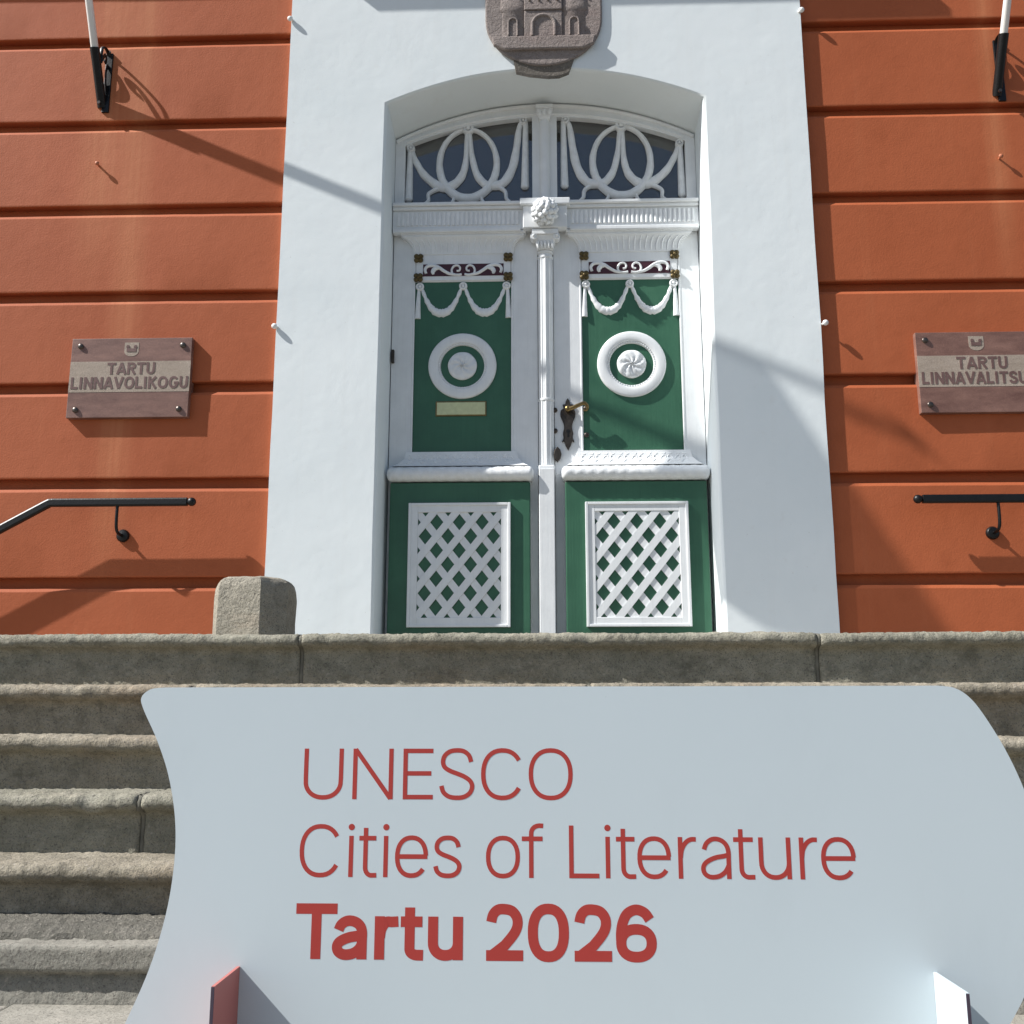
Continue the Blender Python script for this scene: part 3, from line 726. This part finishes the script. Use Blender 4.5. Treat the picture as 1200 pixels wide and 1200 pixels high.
        mb.build('lever_handle', 'brass', e, smooth=True)
        for x, z in ((0.056, 2.735), (0.056, 2.595), (0.258, 2.745), (0.260, 2.565)):
            MB().ring((x, 0, z), [(0.0165, YD-0.001), (0.0165, YD-0.008), (0.011, YD-0.014), (0.001, YD-0.016)], 14).build('stud', 'iron', t, smooth=True)
        x, z = 0.070, 2.432
        pp = [(x, z-.05), (x+.018, z-.03), (x+.026, z), (x+.018, z+.03), (x, z+.05), (x-.018, z+.03), (x-.026, z), (x-.018, z-.03)]
        MB().prism(pp, YD-0.036, YD-0.001).build('key_cover', 'iron', t, bevel=0.004)
        # meeting column carried by this leaf
        mb = MB().relief([(0.0, 2.34), (0.0, 2.9), (0.0, 3.4), (0.0, 3.83)], 0.047, 0.042, YD, 16)
        for i in range(5):
            th = math.pi*(i+0.5)/5; mb.relief([(0.043*math.cos(th), 2.36), (0.043*math.cos(th), 3.80)], 0.0085, 0.010, YD-0.036*math.sin(th), 7)
        cl = mb.build('meeting_column', 'door_white', t, smooth=True)
        MB().box(-0.050, 0.050, YD-0.098, YD, ZP+0.006, 2.322).build('pedestal', 'door_white', cl, bevel=0.005)
        MB().box(-0.052, 0.052, YD-0.075, YD, 2.3225, 2.350).build('column_base', 'door_white', cl, bevel=0.008)
        mb = MB()
        for z0, r0 in ((2.80, 0.053), (3.80, 0.053), (3.835, 0.054)):
            mb.relief([(0, z0-.009), (0, z0+.009)], r0, 0.048, YD, 16)
        mb.build('column_collar', 'door_white', cl, bevel=0.004)
        mb = MB().frustum((-0.052, 0.052, 3.845, YD-0.050, YD), (-0.075, 0.075, 3.935, YD-0.085, YD)).box(-0.088, 0.088, YD-0.098, YD, 3.936, 3.970)
        for e_ in (-1, 1):
            mb.tube([(e_*0.076, YD-0.090, 3.925), (e_*0.076, YD-0.02, 3.925)], 0.023, 12); mb.dome((e_*0.076, YD-0.094, 3.925), 0.011, 0.010, 0.011, 8, 5)
        for i in range(5): mb.dome(((-2+i)*0.024, YD-0.066, 3.875), 0.011, 0.014, 0.032, 8, 6)
        mb.build('capital', 'carve', cl, smooth=True, ang=35)
    else:
        MB().box(-0.727, -0.392, YD+0.004, YD+0.024, 2.704, 2.806).build('letter_plate', 'brass', up, bevel=0.003)
        MB().box(-0.718, -0.401, YD+0.0005, YD+0.006, 2.713, 2.797).build('letter_flap', 'brass_plate', up, bevel=0.002)
        MB().box(-1.024, -1.006, YD-0.022, YD+0.005, 3.07, 3.16).build('hinge', 'iron', t, bevel=0.003)
    return t
leaf(-0.553, False); leaf(0.563, True)

# ------------------------------------------------------------------ coat of arms
cr = thing('coat_of_arms', (0, YF, 4.93), 'carved grey-pink granite shield with two towers and a gate above the door', 'coat of arms')
def shield(hw, zb, ztop, inset=0.0):
    pts = []
    for i in range(25):
        a = math.pi*(1 + i/24)
        pts.append((hw*math.cos(a)*1.0, zb + 0.36*(hw/0.39) + 0.36*(hw/0.39)*math.copysign(abs(math.sin(a))**0.92, math.sin(a))))
    return pts + [(hw, ztop), (-hw, ztop)]
YS = YF-0.022
MB().prism(shield(0.392, 5.015, 5.98), YS, YF-0.0).build('shield', 'crest', cr, bevel=0.012)
bt = [(-0.205, 5.08), (-0.185, 4.985), (-0.10, 4.962), (0.03, 4.945), (0.10, 4.948), (0.165, 4.975), (0.205, 5.08)]
mb = MB().add([(x, YF-0.018-(0.0 if z > 5.0 else -0.012), z) for x, z in bt] + [(x, YF, z-(0 if z > 5 else 0.02)) for x, z in bt], [tuple(range(7)), tuple(range(13, 6, -1))] + [(i, i+7, (i+1) % 7+7, (i+1) % 7) for i in range(7)])
mb.build('bracket', 'crest_dark', cr)
zgd = 5.225                                        # ground line of the castle
def rough_tower(x, r, z0, z1, flare):
    rows = []
    for z, k in ((z0, 1.0), (z0+0.19, 0.98), (z0+0.195, 1.10), (z0+0.225, 1.16), (z0+0.24, 1.13), (z0+0.36, 1.13), (z0+0.365, 1.02), (z1, 1.0)):
        rows.append([(x+r*k*math.cos(th), YS+0.01-r*k*0.28*math.sin(th), z) for th in [math.pi*i/14 for i in range(15)]])
    mb = MB().grid(rows); n = 15; N = len(mb.v); mb.f.append(tuple(range(N-n, N))); return mb
for x in (-0.205, 0.205):
    mb = rough_tower(x, 0.082, zgd, 5.80, 1)
    tw = mb.build('tower', 'crest', cr, smooth=True, ang=40)
    pts = [(x-0.030, zgd+.002)] + [(x+0.030*math.cos(math.pi-math.pi*i/10), zgd+0.105+0.030*math.sin(math.pi*i/10)) for i in range(11)] + [(x+0.030, zgd+.002)]
    MB().relief(pts, 0.0075, 0.010, YS-0.013).prism([(x-0.028, zgd), (x+0.028, zgd), (x+0.028, zgd+0.11), (x-0.028, zgd+0.11)], YS-0.0145, YS-0.004).build('tower_door', 'crest', tw, smooth=True)
    mb = MB()
    for i in range(4):
        th = R(32+38.6*i); mb.dome((x+0.094*math.cos(th), YS+0.01-0.026*math.sin(th), zgd+0.30), 0.009, 0.009, 0.010, 7, 5)
    mb.build('arrow_slits', 'crest_dark', tw)
mb = MB().box(-0.13, 0.125, YS-0.012, YS+0.01, zgd, zgd+0.195).box(-0.13, 0.125, YS-0.020, YS+0.01, zgd+0.196, zgd+0.30)
for i in range(4): mb.box(-0.112+i*0.062, -0.076+i*0.062, YS-0.0195, YS+0.01, zgd+0.3005, zgd+0.34)
cw = mb.build('castle_wall', 'crest', cr, bevel=0.006)
pts = [(-0.075, zgd+.002)] + [(0.0+0.075*math.cos(math.pi-math.pi*i/14), zgd+0.085+0.075*math.sin(math.pi*i/14)) for i in range(15)] + [(0.075, zgd+.002)]
MB().relief(pts, 0.013, 0.012, YS-0.012).build('gate_arch', 'crest', cw, smooth=True)
mb = MB()
for i in range(4): mb.dome((-0.094+i*0.062, YS-0.020, zgd+0.265), 0.009, 0.008, 0.010, 7, 5)
mb.build('arrow_slits', 'crest_dark', cw)
MB().prism([(-0.335, zgd-0.065), (-0.26, zgd-0.10), (0.26, zgd-0.10), (0.335, zgd-0.065), (0.35, zgd+0.001), (-0.35, zgd+0.001)], YS-0.022, YS+0.01).build('castle_ground', 'crest', cr, bevel=0.01)

# ------------------------------------------------------------------ lettering
# every glyph is drawn as pen strokes (centre lines) inside its box: x0..x1, baseline 0..H
def ell(cx, cy, rx, ry, a0, a1, n=22, e=2.25):
    out = []
    for i in range(n+1):
        a = R(a0+(a1-a0)*i/n); c_, s_ = math.cos(a), math.sin(a)
        out.append((cx+rx*math.copysign(abs(c_)**(2/e), c_), cy+ry*math.copysign(abs(s_)**(2/e), s_)))
    return out
def glyph(ch, x0, x1, H, w, X=None):
    h = w/2; X = X or H*0.765; a, b = x0+h, x1-h; m = (a+b)/2; o = H*0.012
    if ch == 'U':
        r = b-a; return [[(a, H), (a, H*0.42)] + ell(m, H*0.36, (b-a)/2, H*0.36-h+o, 180, 360, 20, 2.15)[1:-1] + [(b, H*0.42), (b, H)]]
    if ch == 'N': return [[(a, 0), (a, H)], [(b, 0), (b, H)], [(a+h*0.1, H-h*.3), (b-h*0.1, h*.3)]]
    if ch == 'E': return [[(a, 0), (a, H)], [(a, H-h), (x1, H-h)], [(a, H*0.51), (x1-(x1-x0)*0.06, H*0.51)], [(a, h), (x1, h)]]
    def box(pts, lo, hi, n=4): return spline([(a+(b-a)*u, lo+(hi-lo)*v) for u, v in pts], n)
    if ch == 'S' or ch == 's':
        T = H if ch == 'S' else X
        return [box([(.96,.755),(.89,.89),(.72,.98),(.50,1.0),(.27,.975),(.10,.885),(.045,.76),(.10,.645),(.28,.565),(.5,.51),(.74,.445),(.93,.355),(1.0,.24),(.93,.105),(.74,.02),(.5,0),(.25,.025),(.07,.115),(0,.25)], h-o, T-h+o)]
    if ch == 'C': return [ell(m+(b-a)*0.02, H/2, (b-a)/2*1.02, H/2-h+o, 33, 327, 30)]
    if ch == 'O': return [ell(m, H/2, (b-a)/2, H/2-h+o, 0, 360, 40)]
    if ch == '0': return [ell(m, H/2, (b-a)/2, H/2-h*0.9+o, 0, 360, 40, 2.35)]
    if ch == 'o': return [ell(m, X/2, (b-a)/2, X/2-h+o, 0, 360, 36)]
    if ch == 'i': return [[(m, 0), (m, X)], ('dot', m, H*0.955, w*0.70)]
    if ch == 't':
        s = a+(b-a)*0.32
        return [[(s, X+(H-X)*0.72), (s, H*0.20)] + ell(s+(x1-s)*0.62, H*0.20, (x1-s)*0.62, H*0.20-h+o, 180, 262, 8)[1:] + [(x1, h*0.9-o*0.3)], [(x0, X-h), (x1-(x1-x0)*0.05, X-h)]]
    if ch == 'e': return [[(a, X*0.50), (b+h*0.7, X*0.50)], ell(m, X/2, (b-a)/2, X/2-h+o, 2, 322, 30)]
    if ch == 'f':
        s = x0+(x1-x0)*0.44
        return [[(s, 0), (s, H*0.84)] + ell(s+(x1-s)*0.78, H*0.84, (x1-s)*0.78, H*0.20-h, 180, 96, 8)[1:] + [(x1, H*1.035-h)], [(x0, X-h), (x1-(x1-x0)*0.03, X-h)]]
    if ch == 'L': return [[(a, 0), (a, H)], [(a, h), (x1, h)]]
    if ch == 'r':
        L_ = x1-a
        return [[(a, 0), (a, X)], spline([(a+h*0.1, X*0.50), (a+L_*0.10, X*0.70), (a+L_*0.34, X*0.86), (a+L_*0.66, X-h*1.06), (x1, X-h*0.98)], 5)]
    if ch == 'a':
        p = box([(.05,.72),(.14,.87),(.31,.97),(.52,1.0),(.76,.95),(.93,.83),(1.0,.66),(1.0,.45)], h-o, X-h+o) + [(b, 0)]
        q = box([(1.0,.58),(.80,.548),(.5,.51),(.22,.43),(.05,.33),(0,.21),(.06,.09),(.22,.015),(.42,0),(.66,.04),(.87,.15),(1.0,.31)], h-o, X-h+o)
        return [p, q]
    if ch == 'u': return [[(b, 0), (b, X)], [(a, X), (a, X*0.42)] + ell(m, X*0.40, (b-a)/2, X*0.40-h+o, 180, 355, 18, 2.15)[1:]]
    if ch == 'T': return [[(x0, H-h), (x1, H-h)], [(m, 0), (m, H-h)]]
    if ch == '2':
        p = box([(.0,.72),(.07,.88),(.25,.985),(.5,1.0),(.77,.96),(.94,.84),(.985,.70),(.93,.56),(.78,.415),(.5,.22)], h-o, H-h+o)
        return [p + [(a+h*0.35, h*1.1)], [(x0, h*0.92), (x1, h*0.92)]]
    if ch == '6':
        return [ell(m, H*0.325, (b-a)/2, H*0.325-h*0.95+o, 0, 360, 34), box([(0,.33),(.0,.50),(.05,.70),(.18,.89),(.38,.985),(.58,1.0),(.80,.93),(.95,.79)], h-o, H-h+o)]
    if ch == 'A': return [[(a-h*0.35, 0), (m, H-h*0.2)], [(m, H-h*0.2), (b+h*0.35, 0)], [(a+(b-a)*0.2, H*0.28), (b-(b-a)*0.2, H*0.28)]]
    if ch == 'V': return [[(a-h*0.35, H), (m, h*0.2)], [(m, h*0.2), (b+h*0.35, H)]]
    if ch == 'R': return [[(a, 0), (a, H)], [(a, H-h), (m, H-h)] + ell(m, H*0.72, (b-m), H*0.28-h, 90, -90, 12)[1:] + [(a, H*0.44+h)], [(m, H*0.46), (b+h*0.3, 0)]]
    if ch == 'I': return [[((x0+x1)/2, 0), ((x0+x1)/2, H)]]
    if ch == 'K': return [[(a, 0), (a, H)], [(a, H*0.42), (b, H)], [(a+(b-a)*0.3, H*0.56), (b+h*0.2, 0)]]
    if ch == 'G': return [ell(m, H/2, (b-a)/2, H/2-h+o, 38, 345, 28) + [(b, H*0.46)], [(m+h*0.3, H*0.46), (x1, H*0.46)]]
    return []
def ribbon(mb, pts, w, place, lift, th):
    # flat strip of constant width with mitred joints and butt ends, standing th proud
    P_ = [Vector(p[:2]) for p in pts]
    Q = [P_[0]]
    for p in P_[1:]:
        if (p-Q[-1]).length > 1e-6: Q.append(p)
    closed = (Q[0]-Q[-1]).length < 1e-5 and len(Q) > 4
    if closed: Q = Q[:-1]
    n = len(Q); l = []; r = []
    for i in range(n):
        if closed: a, b = Q[i-1], Q[(i+1) % n]
        else: a, b = Q[max(0, i-1)], Q[min(n-1, i+1)]
        t1 = (Q[i]-a).normalized() if (Q[i]-a).length > 0 else (b-Q[i]).normalized()
        t2 = (b-Q[i]).normalized() if (b-Q[i]).length > 0 else t1
        n1 = Vector((-t1.y, t1.x)); n2 = Vector((-t2.y, t2.x)); mm = (n1+n2)
        mm = mm.normalized() if mm.length > 1e-4 else n1
        k = min(1.6, 1/max(0.3, mm.dot(n1)))
        l.append(Q[i]+mm*w/2*k); r.append(Q[i]-mm*w/2*k)
    rows = []
    for L, Rr in zip(l, r):
        rows.append([place(L, 0), place(L, lift+th), place(Rr, lift+th), place(Rr, 0)])
    if closed: rows.append(rows[0])
    base = len(mb.v); mb.grid(rows)
    if not closed:
        N = len(rows); mb.f.append(tuple(base+i for i in (0, 1, 2, 3))); mb.f.append(tuple(base+(N-1)*4+i for i in (3, 2, 1, 0)))
def letters(spec, H, w, place, name, mat, parent, th=0.00012, X=None, single=False):
    mb = MB(); k = 0
    for ch, x0, x1 in spec:
        for stv in glyph(ch, x0, x1, H, w, X):
            lift = 0.00003*(k % 5); k += 1
            if stv[0] == 'dot':
                _, cx_, cy_, r_ = stv; n = 18
                ring = [Vector((cx_+r_*math.cos(2*math.pi*i/n), cy_+r_*math.sin(2*math.pi*i/n))) for i in range(n)]
                b = len(mb.v); mb.v += [place(p, 0) for p in ring] + [place(p, th+lift) for p in ring]
                mb.f.append(tuple(range(b+n, b+2*n))); mb.f += [(b+i, b+(i+1) % n, b+(i+1) % n+n, b+i+n) for i in range(n)]
            else: ribbon(mb, stv, w, place, lift, th)
        if single: mb.build(name, mat, parent); mb = MB()
    if not single: mb.build(name, mat, parent)

# ------------------------------------------------------------------ the sign board in front of the steps
YSN = 2.15
sign = thing('sign_board', (0, YSN, ZG), 'large white wavy-edged sign with red lettering standing before the steps', 'sign')
left = spline([(-0.800, 0.8175), (-0.832, 0.814), (-0.851, 0.798), (-0.846, 0.774), (-0.812, 0.709), (-0.783, 0.637), (-0.764, 0.552), (-0.760, 0.469), (-0.770, 0.371), (-0.797, 0.266), (-0.838, 0.165), (-0.880, 0.075), (-0.905, 0.004)], 6)
rightp = spline([(0.795, 0.8195), (0.828, 0.815), (0.856, 0.797), (0.882, 0.762), (0.919, 0.693), (0.948, 0.617), (0.965, 0.54), (0.971, 0.46), (0.965, 0.375), (0.944, 0.292), (0.911, 0.228), (0.879, 0.178), (0.815, 0.08), (0.760, 0.004)], 6)
poly = left + rightp[::-1]
poly = poly[::-1]
MB().prism(poly, YSN, YSN+0.010).build('board', 'board', sign)
ROW = {0: (-0.504, 355, 0.001747), 1: (-0.507, 350, 0.001699), 2: (-0.504, 348, 0.00169)}
def zx(v, r): return ROW[r][0] + ((340+v/3.158)-ROW[r][1])*ROW[r][2]
def line(txt, boxes, r): return [(c_, zx(a, r), zx(b, r)) for c_, (a, b) in zip(txt, boxes)]
def place_at(zb):
    return lambda p, d: (p[0], YSN-0.0001-d, zb+p[1])
z7 = 979
letters(line('UNESCO', [(50,197),(233,383),(420,531),(554,684),(707,862),(884,1046)], 0), 0.1005, 0.0090, place_at(0.5925), 'letter', 'red_print', sign, single=True)
letters(line('CitiesofLiterature', [(34,190),(217,243),(260,327),(347,375),(396,520),(540,646),(737,864),(871,951),(1047,1158),(z7+199,z7+225),(z7+243,z7+315),(z7+321,z7+446),(z7+472,z7+539),(z7+555,z7+666),(z7+677,z7+753),(z7+769,z7+887),(z7+918,z7+985),(z7+997,z7+1124)], 1),
        0.1010, 0.0090, place_at(0.4415), 'letter', 'red_print', sign, X=0.0795, single=True)
letters(line('Tartu2026', [(20,175),(158,288),(316,404),(413,498),(515,645),(731,868),(885,1037),(1057,1194),(z7+231,z7+380)], 2),
        0.1045, 0.0200, place_at(0.2865), 'letter', 'red_print', sign, X=0.081, single=True)
for x, mt, lb in ((-0.618, 'red_board', 'red support fin'), (0.745, 'board', 'white support fin')):
    fz = 0.272
    f_ = MB().box(x-0.003, x+0.003, YSN-0.157, YSN-0.0005, ZG+0.001, fz).build('support_fin', mt, sign)
    f_['label'] = lb
    MB().box(x-0.0029, x+0.0029, YSN-0.1595, YSN-0.1572, ZG+0.001, fz-0.001).build('edge_strip', 'edge', f_)

# ------------------------------------------------------------------ plaques
def plaque(x0, x1, z0, z1, words, label):
    c = (x0+x1)/2; yb = YB-0.004; yf = yb-0.032; h = z1-z0
    t = thing('plaque', (c, yb, z0), label, 'plaque', 'stone plaques beside the door')
    zA, zB = z0+h*0.318, z0+h*0.705
    sl_ = MB().box(x0, x1, yf, yb+0.045, z0, z1).build('slab', 'slab', t, bevel=0.003)
    MB().box(x0+.001, x1-.001, yf-0.0012, yf+0.002, zA, zB).build('sanded_band', 'sanded', t)
    for (txt, a, b, zb_, H) in words:
        boxes = []; wd = {'I': 0.42, 'O': 1.05, 'G': 1.02, 'L': 0.74, 'V': 0.98, 'A': 0.98, 'N': 0.96, 'K': 0.92}
        tot = sum(wd.get(q, 0.88) for q in txt); gp = 0.13*tot/len(txt); u = (b-a)/(tot+gp*(len(txt)-1)); x = a
        for q in txt:
            k = wd.get(q, 0.88)*u; boxes.append((q, x, x+k)); x += k+gp*u
        letters(boxes, H, H*0.19, lambda p, d, zb_=zb_: (p[0], yf-0.0014-d, zb_+p[1]), 'lettering', 'engrave', t, th=0.0015)
    # small castle shield
    zc = z0+h*0.86; s_ = 0.046
    sp = [(c-s_, zc+0.044), (c-s_, zc-0.015)] + [(c+s_*math.cos(R(180+i*15)), zc-0.015-0.034*math.sin(R(i*15))) for i in range(1, 12)] + [(c+s_, zc-0.015), (c+s_, zc+0.044)]
    e = MB().prism(sp, yf-0.0012, yf+0.003).build('small_shield', 'sanded', t)
    mb = MB()
    for dx in (-0.024, 0.024): mb.box(c+dx-.007, c+dx+.007, yf-0.003, yf, zc-.018, zc+.026).box(c+dx-.010, c+dx+.010, yf-0.0035, yf, zc+.010, zc+.020)
    mb.box(c-.017, c+.017, yf-0.0032, yf, zc-.018, zc+.004)
    mb.build('castle', 'engrave', e)
    for bx in (x0+0.058, x1-0.058):
        for bz in (z0+0.052, z1-0.052):
            mb = MB().tube([(bx, yf+0.001, bz), (bx, yf-0.004, bz)], 0.015, 12).dome((bx, yf-0.004, bz), 0.019, 0.009, 0.019, 12, 8)
            mb.build('bolt', 'bolt', t, smooth=True)
    return t
plaque(-3.026, -2.250, 2.615, 3.142, [('TARTU', -2.785, -2.478, 2.900, 0.078), ('LINNAVOLIKOGU', -3.012, -2.262, 2.805, 0.078)], 'brown granite plaque left of the door reading TARTU LINNAVOLIKOGU')
plaque(2.292, 3.030, 2.592, 3.112, [('TARTU', 2.530, 2.838, 2.872, 0.078), ('LINNAVALITSUS', 2.312, 3.005, 2.775, 0.078)], 'brown granite plaque right of the door reading TARTU LINNAVALITSUS, cut by the picture edge')

# ------------------------------------------------------------------ handrails
def handrail(s, xe, xb, xm, zr, label):
    t = thing('handrail', (s*abs(xm), YB, ZP), label, 'handrail', 'black handrails fixed to the facade')
    y = YB-0.118; xm = s*abs(xm)
    # flat rounded bar: horizontal then running down along the side steps
    pts = [(xe, y, zr), (xe+s*0.05, y, zr), (xb-s*0.02, y, zr), (xb, y, zr-0.001), (xb+s*0.02, y, zr-0.011), (xb+s*1.9, y, zr-1.05)]
    rows = []
    for i, p in enumerate(pts):
        a = Vector(pts[max(0, i-1)]); b = Vector(pts[min(len(pts)-1, i+1)]); d = (b-a).normalized(); up = Vector((0, 1, 0)).cross(d).normalized()*(1 if s < 0 else -1)
        if up.z < 0: up = -up
        hh, dd = 0.025, 0.017
        prof = [(-1, -.6), (-.7, -1), (.7, -1), (1, -.6), (1, .6), (.7, 1), (-.7, 1), (-1, .6)]
        rows.append([tuple(Vector(p) + up*hh*v + Vector((0, dd*u, 0))) for u, v in prof])
    mb = MB().grid(rows, True); N = len(mb.v); mb.f += [tuple(range(8)), tuple(range(N-1, N-9, -1))]
    mb.build('rail', 'black', t, bevel=0.002)
    mb = MB().tube([(xe-s*0.006, y, zr), (xe+s*0.02, y, zr)], 0.013, 10).dome((xe-s*0.026, y, zr), 0.027, 0.025, 0.027, 16, 10)
    mb.build('ball_end', 'black', t, smooth=True)
    zm = zr-0.185
    pts = spline([(xm, y, zr-0.02), (xm, y, zr-0.10), (xm, y+0.01, zr-0.16), (xm, y+0.045, zr-0.185), (xm, YB, zr-0.187)], 5)
    MB().tube(pts, 0.0095, 10).build('bracket_arm', 'black', t, smooth=True)
    mb = MB().ring((xm, 0, zr-0.187), [(0.040, YB+0.004), (0.040, YB-0.010), (0.032, YB-0.020), (0.010, YB-0.024)], 20)
    mb.build('wall_rose', 'black', t, smooth=True)
    return t
handrail(-1, -2.185, -3.035, 2.615, 2.052, 'black iron handrail on the left wall, ball ended and bending down to the left')
handrail(1, 2.225, 3.30, 2.665, 2.036, 'black iron handrail on the right wall below the cut-off plaque')

# ------------------------------------------------------------------ flag poles
def flagpole(x, zb, label, lean=0.0):
    t = thing('flagpole', (x, YB, zb), label, 'flagpole', 'white flagpoles in black wall sockets')
    k = 1.86; L = 1.50
    def at(o): return (x+lean*o, YB-o, zb+0.035+k*o)
    MB().box(x+0.004, x+0.052, YB-0.012, YB+0.003, zb-0.02, zb+0.425).build('wall_plate', 'black', t, bevel=0.003)
    br = MB().tube([at(-0.006), at(0.05), at(0.12), at(0.172)], lambda u: 0.030 if u < 0.99 else 0.032, 14).build('socket', 'black', t, smooth=True)
    MB().tube([at(0.15), at(0.5), at(1.0), at(L)], lambda u: 0.0245-0.004*u, 14).dome(at(L+0.01), 0.035, 0.035, 0.035).build('pole', 'pole', t, smooth=True)
    def arc3(pts): return spline([(x+0.024, YB-o, zb+z) for o, z in pts], 6)
    mb = MB().tube(arc3([(0.004, 0.40), (0.035, 0.42), (0.075, 0.42), (0.11, 0.40), (0.124, 0.355), (0.124, 0.315), (0.120, 0.275)]), (0.013, 0.005), 8)
    mb.tube(arc3([(0.112, 0.29), (0.085, 0.345), (0.06, 0.375), (0.045, 0.355), (0.053, 0.325), (0.072, 0.33)]), (0.013, 0.005), 8)
    mb.tube(arc3([(0.004, 0.12), (0.03, 0.20), (0.035, 0.27), (0.015, 0.33)]), (0.012, 0.005), 8)
    mb.build('scrollwork', 'black', t, smooth=True)
    mb = MB().tube([(x, YB-0.038, zb+0.03), (x, YB-0.052, zb+0.03)], 0.012, 6).tube([(x+0.028, YB-0.012, zb+0.43), (x+0.028, YB-0.022, zb+0.43)], 0.011, 6)
    mb.build('bolt', 'bolt', t)
    return t, at
fl, at_l = flagpole(-2.988, 4.785, 'white flagpole in a black scrolled wall socket, upper left')
flagpole(2.965, 4.735, 'white flagpole in a black wall socket, upper right corner', 0.0)
# flag hanging from the left pole above the picture: its soft shadow falls by the door
mb = MB(); rows = []
fly = Vector((0.30, -0.15, -0.92)).normalized()*1.44
for i in range(25):
    u = i/24; o = 0.78+0.52*u; p = Vector(at_l(o)); row = []
    for j in range(29):
        v = j/28
        q = p + fly*v*(1+0.12*u) + Vector((0.045*math.sin(u*9+v*2.2)*v, 0.03*math.cos(u*8+v*1.5)*v, 0))
        row.append(tuple(q))
    rows.append(row)
mb.grid(rows)
fo = mb.build('flag', 'flag_cloth', base=at_l(0.78), smooth=True, ang=180)
sm = fo.modifiers.new('cloth_thickness', 'SOLIDIFY'); sm.thickness = 0.0015
tag(fo, 'flag hanging from the upper left flagpole, above the picture', 'flag')

# ------------------------------------------------------------------ small pegs and hooks
def peg(x, y, z, dirx, label):
    t = thing('wall_peg', (x, y, z), label, 'peg', 'white pegs on the surround')
    MB().tube([(x, y, z), (x+dirx*0.014, y-0.014, z+0.003)], 0.007, 8).build('stem', 'pole', t, smooth=True)
    MB().dome((x+dirx*0.018, y-0.018, z+0.004), 0.019, 0.015, 0.019, 12, 8).build('head', 'peg', t, smooth=True)
peg(-1.70, YF, 5.41, -1, 'white peg on the left edge of the door surround near the top')
peg(-1.705, YF, 3.20, -1, 'white peg on the left edge of the door surround, level with the plaque')
peg(1.70, YF, 5.385, 1, 'white peg on the right edge of the door surround near the top')
peg(1.725, YF, 3.175, 1, 'white peg on the right edge of the door surround, above the cut-off plaque')
for x, z, lb in ((-2.972, 4.375, 'small orange painted hook in the wall below the left flagpole'), (2.935, 4.305, 'small orange painted hook in the wall below the right flagpole')):
    t = thing('wall_hook', (x, YB, z), lb, 'hook', 'painted wall hooks')
    MB().tube([(x, YB+0.004, z), (x, YB-0.026, z+0.003)], 0.007, 8).build('shank', 'hook', t, smooth=True)
    MB().dome((x, YB-0.030, z+0.003), 0.015, 0.010, 0.015, 10, 6).build('head', 'hook', t, smooth=True)

for o in bpy.data.objects:
    if '_b' in o: del o['_b']
